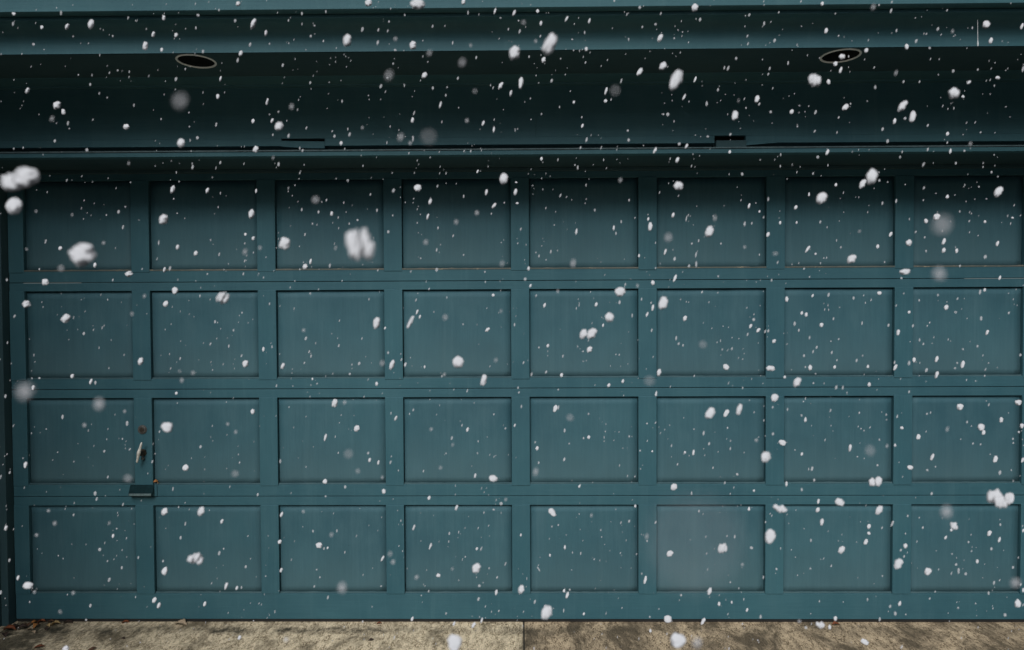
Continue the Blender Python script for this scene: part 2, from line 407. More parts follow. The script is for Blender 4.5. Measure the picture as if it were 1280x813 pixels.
for (cx, cy) in LX:
    y0, y1 = SF+.001, SB; angs = [2*PI*i/64 for i in range(64)]
    for c_ in ((-.12, y0-cy), (.12, y0-cy), (.12, y1-cy), (-.12, y1-cy)): angs.append(math.atan2(c_[1], c_[0]) % (2*PI))
    angs.sort(); inn, out = [], []
    for a_ in angs:
        dx, dy = math.cos(a_), math.sin(a_)
        tt = min([.12/abs(dx) if abs(dx) > 1e-6 else 9, ((y1-cy)/dy if dy > 1e-6 else 9), ((y0-cy)/dy if dy < -1e-6 else 9)])
        tt = max(tt, RI+.0015)
        inn.append(bm.verts.new((cx+dx*(RI+.001), cy+dy*(RI+.001), SZ))); out.append(bm.verts.new((cx+dx*tt, cy+dy*tt, SZ)))
    for i in range(len(angs)):
        j = (i+1) % len(angs); bm.faces.new((inn[i], inn[j], out[j], out[i]))
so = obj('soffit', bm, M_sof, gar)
# cornice: fascia that sweeps out in a cove to a lip, with the gutter above
zfa = zat(63, SF)
zl0, zl1 = zat(20.5, -.745), zat(16.6, -.745)
cove = [(SF+.03, zfa), (SF, zfa)]
fz = zat(52, SF)
cove.append((SF, fz))
for i in range(1, 15):
    th = PI/2*i/14
    cove.append((SF-(.064)*(1-math.cos(th)), fz+(zl0-fz)*math.sin(th)))
cove += [(-.7435, zl0), (-.745, zl0+.001), (-.745, zl1), (-.7435, zl1+.001), (SF+.03, zl1+.001)]
crn = obj('crown_moulding', extrude_profile(cove, -XW, XW), M_trim, gar, 0)
zg = zl1+.003
gut = [(-.60, zg), (-.770, zg), (-.777, zg+.004), (-.780, zg+.05), (-.780, zg+.13), (-.786, zg+.135), (-.786, zg+.15), (-.60, zg+.15)]
obj('gutter', extrude_profile(gut, -XW, XW), M_trim, gar, .001)
roof = [(-.86, zg+.152), (2.5, zg+1.35), (2.5, zg+1.43), (-.90, zg+.20)]
obj('roof', extrude_profile(roof, -XW-.1, XW+.1), M_roof, gar)
bx('upper_wall', M_dark, gar, -XW, XW, -.20, .15, HB+.062, zg+.30)
bx('back_wall', M_wall, gar, -XW, XW, 2.3, 2.45, 0, zg+1.2)

for s_, lb in ((-1, 'tall teal fence wall added out of view on the left to shade the door'), (1, 'tall teal fence wall added out of view on the right to shade the door')):  # tall unseen walls added at the sides to darken the door's ends
    xs = sorted((s_*(2.56 if s_ < 0 else 2.60), s_*2.92)); tag(bx('side_blocker', M_wall, None, xs[0], xs[1], -3.1 if s_ < 0 else -5.0, -.82, 0, 3.6, bev=.004), lb, 'blocker')
for i, (cx, cy) in enumerate(LX):
    t_ = empty('recessed_light', (cx, cy, SZ), ['round recessed downlight with a pale rim in the soffit at left', 'round recessed downlight with a slightly bent pale rim in the soffit at right'][i], 'recessed light', 'recessed downlights in the soffit')
    bm = bmesh.new(); n = 64; prof = [(RI, .001), (RI+.0002, -.001), (RI+.0015, -.003), (RO-.0015, -.003), (RO, -.001), (RO, .0015)]
    rg = []
    for k_ in range(n):
        a_ = 2*PI*k_/n; bend = 0
        if i == 1: bend = .006*math.exp(-((a_-4.35)/.25)**2)
        rg.append([bm.verts.new((cx+(r_-bend*(1 if r_ < RI+.001 else 0))*math.cos(a_), cy+(r_-bend*(1 if r_ < RI+.001 else 0))*math.sin(a_), SZ+z_)) for r_, z_ in prof])
    for k_ in range(n):
        for q in range(len(prof)-1): bm.faces.new((rg[k_][q], rg[(k_+1) % n][q], rg[(k_+1) % n][q+1], rg[k_][q+1]))
    obj('trim_ring', bm, M_ring, t_, 0, True)
    bm = bmesh.new(); lv = []
    pf = [(RI, .002), (RI-.004, .055), (RI-.02, .06), (.03, .062)]
    rr = [[bm.verts.new((cx+r_*math.cos(2*PI*k_/n), cy+r_*math.sin(2*PI*k_/n), SZ+z_)) for k_ in range(n)] for r_, z_ in pf]
    for q in range(3):
        for k_ in range(n): bm.faces.new((rr[q][k_], rr[q][(k_+1) % n], rr[q+1][(k_+1) % n], rr[q+1][k_]))
    bm.faces.new(rr[3])
    obj('can', bm, M_can, t_, 0, True)

# drip falling past the cornice
a, b = at(1222, 25, -.86), at(1222.3, 58, -.86)
bm = bmesh.new(); n = 10; rings = []
for i in range(n+1):
    u = i/n; rr = .0005+.0007*u+(.0024*math.exp(-((u-.93)/.06)**2)); c_ = a.lerp(b, u)
    rings.append([bm.verts.new((c_.x+rr*math.cos(q*PI/3), c_.y+rr*math.sin(q*PI/3), c_.z)) for q in range(6)])
for i in range(n):
    for q in range(6): bm.faces.new((rings[i][q], rings[i][(q+1) % 6], rings[i+1][(q+1) % 6], rings[i+1][q]))
tag(obj('water_drip', bm, M_drip, None, 0, True), 'thin pale vertical drip before the crown moulding at far right', 'water drip')

# ------------------------------------------------------------------ leaves
def leaf(px, py, size, colr, label, group=None, curl=.35, pnt=None, rz=None, upright=0):
    q = pnt if pnt else ground_at(px, py)
    size *= .78; bm = bmesh.new(); n = 9; rows = []
    for i in range(n):
        u = i/(n-1); w = .30*math.sin(PI*u**.8)**.8*(1+.25*random.uniform(-1, 1)) if 0 < i < n-1 else .012
        z = curl*.35*math.sin(u*PI+random.uniform(-.2, .2))*size
        rows.append([bm.verts.new(((u-.5)*size, s_*w*size, z+abs(s_)*w*size*curl*1.6+.0012)) for s_ in (-1, -.5, 0, .5, 1)])
    for i in range(n-1):
        for k_ in range(4): bm.faces.new((rows[i][k_], rows[i+1][k_], rows[i+1][k_+1], rows[i][k_+1]))
    o = obj('fallen_leaf', bm, LEAF[colr], None, 0, True); md = o.modifiers.new('t', 'SOLIDIFY'); md.thickness = .0006
    o.location = q + Vector((0, 0, .002)); o.rotation_euler = (random.uniform(-.15, .15)+upright, random.uniform(-.2, .1), random.uniform(0, 6.28) if rz is None else rz)
    tag(o, label, 'leaf', group)
G1 = 'dry leaves gathered by the left jamb'
pile = [(70, 782, .055, 'tan', 'pale tan dry leaf at the right end of the corner pile', .2), (60, 783.5, .035, 'tan', 'small tan leaf left of the pale end leaf in the corner pile', 2.6),
        (46, 784, .05, 'orange', 'orange leaf standing up in the middle of the corner pile', 1.4), (38, 788, .035, 'pale', 'small cream leaf at the front of the corner pile', .1),
        (41, 792, .032, 'pale', 'cream leaf nearest the camera in the corner pile', 2.9), (43, 779.5, .035, 'orange', 'small orange leaf at the back of the corner pile', 1.0),
        (52, 779, .05, 'russet', 'russet leaf against the door behind the orange corner leaf', 0.1), (34, 783, .05, 'brown', 'brown leaf at the left of the orange corner leaf', 2.2),
        (28, 787, .06, 'dark', 'dark damp leaf at the left front of the corner pile', .6), (12, 789, .07, 'russet', 'dull russet leaf against the left jamb foot', .2),
        (20, 784, .05, 'dark', 'dark leaf between the left jamb and the corner pile', 1.9), (57, 788, .04, 'dark', 'small dark leaf at the right front of the corner pile', 2.4),
        (64, 779, .04, 'brown', 'brown leaf against the door seal behind the tan leaves', .3), (6, 795, .05, 'dark', 'dark leaf nearest the left edge of the photo', 2.3)]
for (px, py, sz, cl, lb, rz) in pile: leaf(px, py, sz, cl, lb, G1, .5, None, rz)
leaf(226, 781.5, .085, 'pale', 'long pinkish tan leaf against the door below the second panel', None, .3, None, -.15)
leaf(85, 779.5, .06, 'dark', 'thin dark leaf against the door below the first panel', None, .3, None, .05)
leaf(157, 779, .05, 'russet', 'thin reddish leaf against the door below the handle stile', None, .3, None, -.02)
leaf(1045, 782, .05, 'russet', 'russet brown leaf against the door below the seventh panel', None, .4, None, .05)
leaf(474, 780.5, .035, 'russet', 'small reddish leaf scrap against the door below the third panel', None, .3, None, .1)
leaf(49, 810, .06, 'russet', 'russet leaf lying out in front of the corner pile', None, .2, None, .3)
leaf(115, 813, .05, 'brown', 'brown leaf at the bottom edge in front of the first panel', None, .2, None, .8)
leaf(154, 799, .03, 'dark', 'small dark leaf scrap on pale concrete below the handle stile', None, .2, None, -.3)
leaf(464, 801, .035, 'dark', 'small dark leaf scrap on pale concrete below the third panel', None, .2, None, .1)
leaf(0, 0, .028, 'orange', 'small orange leaf caught beside the lift handle', None, .5, at(194.5, 603, .003)+Vector((0, .002, 0)), .6, .9)
leaf(0, 0, .020, 'tan', 'tiny tan leaf scrap caught beside the lift handle', None, .6, at(196.5, 605, .003), 2.0, .6)

# ------------------------------------------------------------------ light
w = bpy.data.worlds.new('World'); sc.world = w; w.use_nodes = True
nt = w.node_tree; nt.nodes.clear()
ow = nt.nodes.new('ShaderNodeOutputWorld'); bg = nt.nodes.new('ShaderNodeBackground'); sky = nt.nodes.new('ShaderNodeTexSky')
SUN_EL, SUN_AZ = R(42), R(192)      # sun behind the camera, hidden by cloud
sky.sky_type = 'NISHITA'; sky.sun_disc = False; sky.sun_elevation = SUN_EL; sky.sun_rotation = SUN_AZ
sky.dust_density = 2; sky.air_density = 1; sky.ozone_density = 1
hs = nt.nodes.new('ShaderNodeHueSaturation'); hs.inputs['Saturation'].default_value = .3
nt.links.new(sky.outputs[0], hs.inputs['Color']); nt.links.new(hs.outputs[0], bg.inputs[0]); nt.links.new(bg.outputs[0], ow.inputs[0])
bg.inputs[1].default_value = .05
ld = bpy.data.lights.new('sun', 'SUN'); ld.energy = 1.5; ld.angle = R(34); ld.color = (1, .985, .96)
lo_ = bpy.data.objects.new('sun', ld); C.objects.link(lo_)
sd = Vector((math.sin(SUN_AZ)*math.cos(SUN_EL), math.cos(SUN_AZ)*math.cos(SUN_EL), math.sin(SUN_EL)))
lo_.rotation_euler = sd.to_track_quat('Z', 'Y').to_euler()
sc.view_settings.view_transform = 'Standard'; sc.view_settings.look = 'None'; sc.view_settings.gamma = 1
sc.view_settings.exposure = 0.85

# ------------------------------------------------------------------ falling snow
# catalogue of flakes: x, y, width, height in the photograph, how solid, lean in degrees, r = ragged clump
FLAKES = """17.2 17.5 6.2 4.1 .9,16.2 30.2 3.4 5.5 .8,52.2 34.4 4.8 4.8 .9,83.9 33.7 5.5 8.2 .85,114.1 30.2 6.2 12.4 .8,76.3 16.5 3.4 6.9 .7,91.4 45.7 2.8 2.8 .6,41.9 55.7 4.8 4.1 .8,55.0 62.2 2.8 2.1 .5,140.9 45.4 2.8 3.4 .7,160.2 22.7 2.8 4.8 .7,182.9 36.4 2.1 3.4 .7
204.9 22.7 4.8 6.2 .9,191.8 43.3 4.8 6.9 .9,220.0 44.3 5.5 5.5 .95,181.8 57.8 5.5 10.3 .9,202.1 62.6 4.1 5.5 .9,244.8 35.1 2.8 4.8 .8,247.5 19.2 5.5 4.1 .8,253.7 64.6 4.1 5.5 .7,293.9 26.1 4.1 4.8 .8,316.6 30.2 5.5 13.8 .85,332.4 41.6 4.1 7.6 .9,312.5 56.0 4.1 6.2 .8
297.7 4.8 6.9 6.2 .9,273.6 12.7 3.4 4.1 .7,360.6 25.8 2.8 4.1 .7,377.4 17.2 3.4 4.8 .8,393.2 32.3 3.4 2.8 .7,388.4 45.4 4.1 4.1 .7,407.3 14.8 2.8 4.8 .7,433.8 50.9 9.6 15.1 .95,404.2 51.6 2.8 4.1 .6,420.4 60.2 2.1 3.4 .6,360.9 54.3 2.1 3.4 .6,336.9 55.0 2.8 3.4 .6
301.1 67.0 6.2 7.6 .9,297.0 75.3 4.1 6.9 .8,353.4 81.8 3.4 4.8 .85,432.1 70.8 2.1 2.8 .6,231.7 86.6 2.8 4.8 .5,220.0 99.3 4.1 6.2 .8,275.7 99.0 4.1 7.6 .8,272.2 121.0 5.5 6.2 .9,112.8 105.9 3.4 4.1 .8,147.1 88.3 2.8 2.8 .8,98.0 93.8 2.8 2.8 .6,136.8 91.4 2.8 5.5 .4
161.6 90.1 2.8 5.5 .4,34.4 113.8 5.5 8.9 .75,71.2 132.0 7.6 10.3 .9,79.4 140.2 6.2 6.9 .9,65.0 148.5 4.1 8.9 .5,84.9 154.3 3.4 6.2 .8,86.6 160.9 2.8 2.8 .5,48.8 143.3 2.1 2.1 .6,124.1 116.9 2.8 4.1 .5,134.1 122.4 2.8 3.4 .5,167.4 131.7 2.8 5.5 .6,225.2 126.5 19.2 24.1 .30
236.2 140.9 2.8 3.4 .5,201.4 149.2 2.8 4.1 .5,116.2 149.9 2.1 4.1 .5,158.1 158.8 7.6 6.9 .95,68.4 176.3 4.1 4.8 .8,108.6 187.7 4.8 4.8 .85,28.9 184.9 2.8 4.1 .5,17.2 186.0 2.8 3.4 .6,226.5 178.8 8.2 11.7 .95,246.8 172.6 4.8 4.8 .85,270.2 156.1 3.4 6.2 .7,236.8 158.5 2.8 3.4 .5
316.2 151.6 4.8 5.5 .9,334.1 127.5 4.1 8.9 .85,364.4 133.4 4.8 8.9 .45,347.9 139.9 2.8 3.4 .7,336.9 143.3 2.1 2.8 .6,340.3 151.2 5.5 7.6 .6,348.9 158.1 8.9 11.7 .95,360.6 169.8 4.1 6.2 .8,341.0 168.8 2.8 4.1 .7,382.9 160.2 2.8 4.8 .7,358.5 151.2 2.1 2.8 .6,427.6 126.8 2.8 4.8 .8
418.0 170.5 4.1 4.8 .8,436.9 168.4 4.1 6.2 .8,426.2 179.1 4.8 5.5 .9,415.2 164.3 2.8 3.4 .6,387.8 103.8 3.4 4.8 .7,411.5 103.1 2.1 2.8 .5,371.9 137.5 2.1 4.8 .5,319.7 187.0 6.2 8.2 .95,374.7 185.6 2.8 4.8 .7,378.1 188.4 3.4 4.8 .8,275.3 203.5 3.4 4.8 .8,240.6 209.0 4.1 6.2 .85
160.9 204.2 2.8 6.9 .4,341.3 197.3 2.8 6.9 .4,348.2 205.6 4.1 6.2 .8,374.7 216.6 2.8 4.1 .6,460.6 4.1 8.2 8.9 .8,521.8 6.2 17.2 12.4 .95,579.2 2.8 6.9 6.9 .9,642.8 16.5 4.8 8.2 .9,672.0 14.1 4.8 4.8 .9,618.7 14.4 4.1 7.6 .8,505.9 19.2 2.8 4.1 .6,585.0 16.2 2.8 6.2 .7
486.3 27.2 2.8 3.4 .8,453.0 37.1 4.1 6.9 .85,472.9 37.5 3.4 5.5 .7,484.6 38.8 2.8 4.8 .7,540.7 33.0 2.8 4.8 .8,556.1 32.7 2.1 3.4 .6,494.2 48.8 4.1 6.9 .5,472.2 53.6 4.1 6.9 .8,515.9 57.1 8.2 10.3 .9,565.8 54.0 2.8 5.5 .7,588.4 57.1 3.4 6.2 .4,491.5 79.8 3.4 3.4 .7
493.6 62.6 4.1 3.4 .8,536.9 66.7 6.2 11.0 .35,577.8 78.4 8.2 13.8 .35,486.3 94.5 8.9 17.2 .4,530.7 94.5 6.2 8.9 .85,483.9 97.6 3.4 4.1 .6,595.3 72.2 2.8 4.8 .8,528.6 70.8 2.1 4.1 .6,534.8 77.7 2.1 3.4 .6,572.3 98.0 3.4 4.8 .8,625.6 22.7 2.8 2.8 .7,635.5 36.8 2.1 4.1 .8
649.6 39.5 3.4 6.9 .8,648.2 26.1 2.8 2.8 .7,654.4 28.2 6.2 8.2 .3,676.1 29.2 4.1 6.2 .9,675.4 45.4 2.8 4.1 .8,687.1 55.7 15.1 26.1 .85,642.8 66.7 13.1 17.2 .95,679.5 75.3 6.9 6.9 .95,661.3 71.2 2.8 4.1 .7,669.6 51.6 3.4 6.2 .5,700.8 73.6 2.8 3.4 .5,708.1 24.1 4.1 8.2 .85
736.6 26.1 3.4 6.9 .9,730.8 40.9 2.8 5.5 .7,723.2 22.7 2.1 2.8 .6,718.0 30.2 2.1 2.8 .6,715.3 49.5 3.4 2.8 .7,732.8 61.9 5.5 5.5 .95,717.0 63.2 2.8 2.8 .6,731.8 78.4 2.8 4.1 .7,767.9 1.4 3.4 3.4 .8,799.8 9.6 4.8 4.8 .85,783.7 18.2 2.1 4.8 .8,826.0 17.2 2.8 4.8 .8
802.9 34.0 2.8 4.1 .7,819.4 30.6 4.1 4.1 .8,824.9 48.1 5.5 11.0 .95,785.8 49.5 2.8 4.8 .7,842.8 48.1 2.8 3.4 .7,850.4 66.0 2.1 3.4 .7,828.7 82.5 7.6 11.7 .95 40,799.8 90.1 5.5 11.0 .95 30,844.9 100.4 13.8 26.8 .9,855.2 121.7 4.1 8.9 .8,776.5 101.4 2.8 6.9 .8,757.6 114.1 4.8 9.6 .9
756.9 126.5 5.5 4.8 .9,763.8 124.8 2.1 4.1 .8,768.9 113.4 11.7 18.6 .15,759.3 75.3 2.1 3.4 .7,751.4 82.8 2.1 2.8 .6,706.7 93.5 2.1 3.4 .6,689.5 101.1 4.1 5.5 .8,651.0 104.2 5.5 14.4 .8,625.9 107.6 4.8 10.3 .85,613.2 106.9 2.1 3.4 .7,616.3 110.0 2.1 4.1 .8,638.6 116.9 4.1 8.2 .85
673.3 103.8 2.1 2.1 .6,712.9 114.1 2.1 2.8 .6,717.3 127.9 3.4 4.1 .9,699.5 134.1 2.1 4.1 .7,663.0 123.4 2.1 2.8 .7,676.8 142.7 2.1 3.4 .8,541.0 110.3 3.4 4.8 .8,558.9 109.3 2.1 4.1 .6,557.2 119.3 2.8 4.1 .8,550.6 131.3 4.1 9.6 .8,476.0 107.9 4.1 6.2 .85,517.6 141.3 2.8 6.9 .8
515.6 150.6 5.5 6.9 .9,573.3 134.8 2.1 2.8 .5,593.6 114.1 6.2 8.9 .2,583.6 150.9 4.1 6.2 .55,552.3 152.6 2.1 4.1 .8,487.7 158.5 2.1 4.1 .6,500.8 171.9 6.2 12.4 .45,483.6 178.8 2.1 4.8 .7,516.2 173.6 3.4 8.9 .7,512.8 179.1 3.4 6.9 .5,434.8 161.6 2.1 4.8 .7,453.0 159.8 2.8 6.2 .4
535.8 171.2 22.0 22.0 .14,603.9 154.3 4.1 6.9 .9,617.3 162.2 3.4 7.6 .9,617.7 149.9 2.1 4.8 .5,644.1 162.9 2.1 6.2 .5,663.7 149.5 2.1 2.8 .6,727.3 146.8 2.8 4.1 .5,728.0 157.4 3.4 5.5 .9,733.2 175.0 4.1 7.6 .7,725.6 184.9 2.8 4.8 .7,784.7 163.6 3.4 3.4 .8,785.8 175.3 4.1 4.8 .8
804.3 182.2 2.1 2.8 .6,834.6 143.3 5.5 5.5 .8,829.1 143.0 3.4 3.4 .6,842.5 151.9 2.1 3.4 .8,849.0 180.1 4.8 4.8 .8,818.8 188.4 5.5 8.9 .8,751.4 184.9 2.1 6.2 .7,676.8 198.7 4.1 4.8 .9,697.4 200.1 2.1 4.8 .8,431.0 186.3 2.1 3.4 .7,453.7 207.6 2.8 4.8 .4,537.6 197.0 2.1 3.4 .6
597.0 214.5 2.8 4.8 .9,580.2 189.1 2.8 4.1 .6,588.4 189.1 2.8 4.8 .6,511.1 191.8 2.8 4.8 .5,557.5 216.9 2.1 4.1 .8,722.2 209.7 3.4 6.9 .7,718.7 206.6 3.4 4.1 .4,754.5 200.1 2.1 4.1 .7,837.7 198.7 2.1 4.1 .8,846.6 200.4 5.5 7.6 .9,868.5 9.6 7.6 10.3 .95,1027.7 5.2 5.5 5.5 .9
1001.2 2.1 2.8 4.1 .8,1091.6 8.9 4.1 10.3 .5,1098.8 6.5 3.4 3.4 .8,1114.7 2.8 2.8 4.1 .8,1113.6 13.8 3.4 6.9 .8,973.4 15.8 2.8 4.1 .7,936.6 18.9 3.4 4.8 .8,931.8 19.9 2.1 2.8 .6,875.1 24.8 4.1 5.5 .85,955.2 29.6 3.4 6.2 .85,931.1 33.3 2.1 2.8 .6,1001.9 33.0 2.1 2.1 .6
1032.5 38.8 5.5 6.9 .95,1048.3 45.0 2.8 3.4 .8,1044.2 17.2 2.8 2.8 .6,968.2 50.9 4.1 5.5 .85,934.2 45.4 2.8 4.8 .8,934.9 55.0 2.8 5.5 .6,860.6 53.3 2.1 3.4 .6,853.1 40.2 2.8 2.8 .5,847.6 37.8 2.8 2.8 .5,1120.5 38.5 2.8 5.5 .7,1114.7 41.6 2.1 2.1 .5,1158.0 42.6 2.8 3.4 .8
1172.4 36.4 4.1 5.5 .85,1144.2 22.7 2.1 2.8 .6,1183.8 13.1 2.8 4.1 .7,1215.4 35.1 2.8 4.1 .8,1232.6 30.9 8.2 8.9 .85,1238.4 51.2 6.2 7.6 .9,1277.2 33.3 4.8 8.2 .8,1190.6 39.5 2.8 6.9 .4,1194.1 44.0 2.1 2.8 .5,1145.2 51.6 4.1 6.9 .6,1133.2 58.8 6.2 6.9 .95,1162.1 60.2 4.1 3.4 .8
1082.7 63.6 6.2 6.2 .9,920.1 73.2 4.1 4.8 .8,985.1 79.1 2.8 6.2 .7,910.1 85.6 3.4 6.9 .8,905.3 84.9 2.8 6.2 .6,962.0 85.9 2.8 5.5 .8,960.3 92.8 2.8 4.1 .8,868.9 99.3 3.4 8.9 .85,1018.1 101.1 15.1 15.8 .95 10 r,1035.6 102.8 6.2 6.9 .85,1044.2 80.4 6.9 6.2 .95,1052.4 71.2 6.9 7.6 .9
1060.7 70.8 2.1 4.1 .7,1050.7 88.0 4.8 8.2 .9,1092.7 84.6 2.8 5.5 .4,1119.8 91.4 2.8 8.9 .5,1129.4 102.4 2.8 4.8 .7,1094.0 109.3 3.4 5.5 .85,1149.4 102.4 2.8 4.8 .6,1172.8 93.8 2.1 2.8 .6,1191.7 89.0 3.4 4.8 .8,1211.2 103.1 4.8 6.9 .8 50,1247.0 97.6 7.6 4.1 .9,1222.2 87.3 2.8 4.1 .6
1192.3 116.5 11.7 14.4 .9,1203.7 121.0 4.8 4.1 .9,1278.6 86.6 3.4 8.9 .7,861.3 127.2 2.1 3.4 .6,897.4 112.4 3.4 5.5 .8,883.3 129.9 4.1 6.9 .85,946.2 124.1 5.5 9.6 .85,949.0 130.3 3.4 4.8 .85,918.7 144.7 6.9 12.4 .7,932.5 135.1 2.8 3.4 .7,930.4 123.8 2.1 5.5 .5,923.2 125.8 2.1 8.9 .3
965.8 110.7 2.1 5.5 .5,963.4 140.2 4.1 4.1 .85,989.5 140.2 6.2 6.2 .95,1019.4 140.6 4.1 7.6 .6,1010.8 133.0 2.1 2.8 .7,999.2 132.3 5.5 2.8 .3,1048.3 147.1 2.8 4.1 .8,1056.9 134.4 6.2 9.6 .9 35,1063.1 129.9 2.8 3.4 .7,1084.1 126.5 3.4 3.4 .3,1128.1 133.0 7.6 14.4 .9 25,1140.4 146.1 6.2 13.8 .6
1131.2 148.2 4.8 4.8 .8,1118.1 151.6 4.8 8.2 .9,1103.3 161.6 4.1 6.2 .7,1109.5 176.7 4.1 5.5 .85,1159.7 157.1 2.8 4.8 .7,1184.4 167.4 4.8 5.5 .9,1184.1 178.4 2.8 4.8 .6,1225.7 165.7 2.8 3.4 .7,1257.3 133.7 2.1 2.8 .5,1262.5 146.4 2.1 2.1 .5,1018.4 164.3 2.8 4.8 .8,1046.2 165.7 2.1 4.8 .6
996.8 158.5 2.8 2.8 .5,884.7 170.8 4.8 3.4 .7,912.9 168.1 4.1 4.8 .6,858.2 182.9 4.8 6.9 .8,912.2 190.1 4.1 4.8 .95,1034.2 190.4 4.8 8.2 .95,1022.2 196.6 4.8 4.8 .7,975.8 193.5 2.1 4.8 .8,975.4 208.0 2.1 4.1 .8,1034.9 206.9 2.1 4.1 .6,1127.7 190.1 2.8 4.8 .6,1125.0 196.6 2.8 4.8 .6
1159.7 187.0 3.4 6.2 .6,1187.9 189.1 3.4 6.9 .9,1205.4 188.7 3.4 3.4 .8,1213.0 179.8 3.4 7.6 .4,1154.2 205.9 2.8 6.9 .8,1194.8 204.2 2.8 4.1 .8,1228.8 209.0 2.1 3.4 .7,1239.4 215.5 2.8 4.1 .7,927.7 217.9 4.1 4.8 .8,1016.3 217.2 2.8 4.1 .7,32.7 222.3 30.2 26.1 1,15.5 228.2 24.8 22.7 1
18.2 257.4 16.5 21.3 1,103.5 318.6 28.9 28.9 1,118.9 331.7 5.5 6.2 .95,75.6 310.7 6.9 5.5 .8,57.1 302.1 3.4 7.6 .6,129.2 303.8 4.1 4.8 .55,76.3 335.4 8.9 8.9 .3,153.7 284.2 3.4 6.2 .75,148.2 265.0 4.1 4.8 .85,133.0 269.1 2.8 3.4 .5,156.8 258.8 2.8 3.4 .5,83.5 225.8 2.1 4.8 .7
105.2 250.9 2.1 2.8 .5,90.1 268.8 2.8 6.2 .3,45.0 264.3 4.1 5.5 .25,33.3 311.7 4.8 4.1 .25,49.2 336.8 2.8 3.4 .7,56.7 353.0 7.6 8.2 .9,8.6 350.2 3.4 4.8 .6,33.0 380.5 9.6 8.9 .8,18.2 395.6 3.4 5.5 .7,82.2 398.3 8.9 11.7 .95 40,104.8 417.2 4.1 4.8 .8,161.2 342.7 9.6 6.9 .85
140.9 350.2 2.8 4.1 .8,163.3 228.2 2.1 2.8 .6,215.9 237.1 4.8 10.3 .9,259.2 238.5 5.5 6.9 .95,223.8 227.2 2.1 2.8 .7,265.4 222.0 2.1 2.8 .5,217.2 248.8 2.8 2.8 .6,221.4 266.7 3.4 2.1 .6,204.2 274.6 9.6 13.1 .95,320.0 238.8 3.4 5.5 .9,198.3 303.5 2.8 6.9 .8,222.1 309.3 5.5 6.9 .85
244.8 316.9 6.2 6.2 .95,274.0 318.2 2.8 5.5 .8,263.3 300.4 2.8 5.5 .3,196.3 323.8 2.1 6.2 .5,212.4 335.8 4.1 6.9 .8,205.6 337.5 4.8 8.2 .6,314.2 267.7 6.2 11.7 .8,306.6 293.2 4.1 4.1 .9,316.6 298.3 5.5 5.5 .9,306.3 315.2 4.8 10.3 .45,305.9 304.5 2.8 4.1 .5,305.9 326.5 2.8 4.8 .7
324.8 310.0 4.1 7.6 .4,304.2 342.7 2.8 5.5 .6,323.5 342.3 2.1 2.8 .5,329.3 347.1 2.8 4.1 .5,259.2 342.7 2.8 3.4 .6,222.4 349.9 2.1 4.1 .5,355.8 304.8 13.1 15.1 .95,394.6 250.2 9.6 10.3 .4,377.1 262.2 2.8 4.8 .8,398.1 265.3 3.4 4.1 .8,414.6 267.4 5.5 6.2 .7,408.0 250.2 2.8 4.1 .7
402.2 252.6 2.1 2.8 .6,429.7 253.6 2.1 4.1 .7,381.2 293.5 2.8 4.8 .8,390.5 279.8 2.8 4.1 .5,396.3 281.1 2.1 2.8 .5,419.4 310.0 2.8 8.9 .4,420.1 223.4 2.1 2.8 .5,374.3 308.3 2.1 2.8 .5,381.6 333.7 7.6 8.2 .7,388.4 327.2 4.1 7.6 .9,412.2 332.3 3.4 6.2 .85,374.7 336.8 2.8 2.8 .6
427.6 351.2 2.1 2.8 .7,387.8 367.1 2.8 3.4 .8,398.1 361.9 2.1 2.8 .7,368.5 351.6 2.1 2.8 .6,218.6 363.6 6.9 8.9 .9,207.3 380.1 6.2 8.9 .8,278.1 372.6 14.4 15.1 .95 30 r,249.9 370.2 2.8 4.8 .6,180.5 370.5 3.4 6.2 .5,177.7 336.5 2.8 4.8 .4,165.0 392.5 4.1 7.6 .35,268.8 402.5 3.4 4.8 .8
291.8 413.1 2.8 4.1 .7,302.5 391.1 2.8 3.4 .6,299.1 394.6 2.1 2.8 .5,282.6 365.0 2.1 2.8 .5,336.9 380.1 2.8 4.8 .6,92.1 397.3 2.1 7.6 .35,424.2 401.1 2.1 4.1 .6,379.5 413.1 4.1 5.5 .4,362.7 359.5 2.8 4.1 .4,52.2 378.1 2.1 4.1 .3,450.2 304.8 33.0 40.6 1 4 r,629.7 223.4 9.6 14.4 .95
491.8 238.5 4.8 6.2 .8,522.1 235.4 8.9 8.9 .95,537.9 252.2 5.5 8.2 .9,534.8 271.2 4.1 8.2 .9,546.8 233.0 2.8 4.1 .8,463.0 243.3 2.8 4.1 .7,471.2 263.2 2.8 4.8 .8,608.0 240.6 4.8 7.6 .95,645.2 228.2 4.1 2.1 .9,644.5 240.2 4.8 11.0 .6,646.5 254.3 4.8 2.8 .95,630.4 253.6 2.1 2.8 .8
617.7 257.4 5.5 7.6 .95 35,614.2 267.4 2.1 3.4 .8,596.0 266.3 4.8 6.9 .5,570.2 277.7 4.8 8.2 .4,579.5 245.7 2.8 5.5 .6,506.6 253.3 2.1 3.4 .4,446.8 275.3 4.1 3.4 .6,436.5 279.8 2.8 4.1 .6,422.8 272.2 2.8 4.8 .4,432.7 265.3 2.1 2.8 .4,485.3 290.1 4.1 4.8 .7,490.8 269.4 2.8 3.4 .6
547.5 285.2 2.8 4.8 .7,566.4 294.9 2.8 5.5 .6,532.4 303.1 6.2 8.2 .4,545.8 312.8 2.8 6.2 .7,525.9 323.1 2.8 2.8 .6,579.5 318.9 2.8 3.4 .6,545.8 337.5 4.8 5.5 .8,627.6 329.9 4.8 11.0 .3,660.6 335.8 4.1 5.5 .9,656.5 349.2 5.5 5.5 .6,663.0 357.4 3.4 4.8 .9,716.3 329.2 5.5 11.7 .55
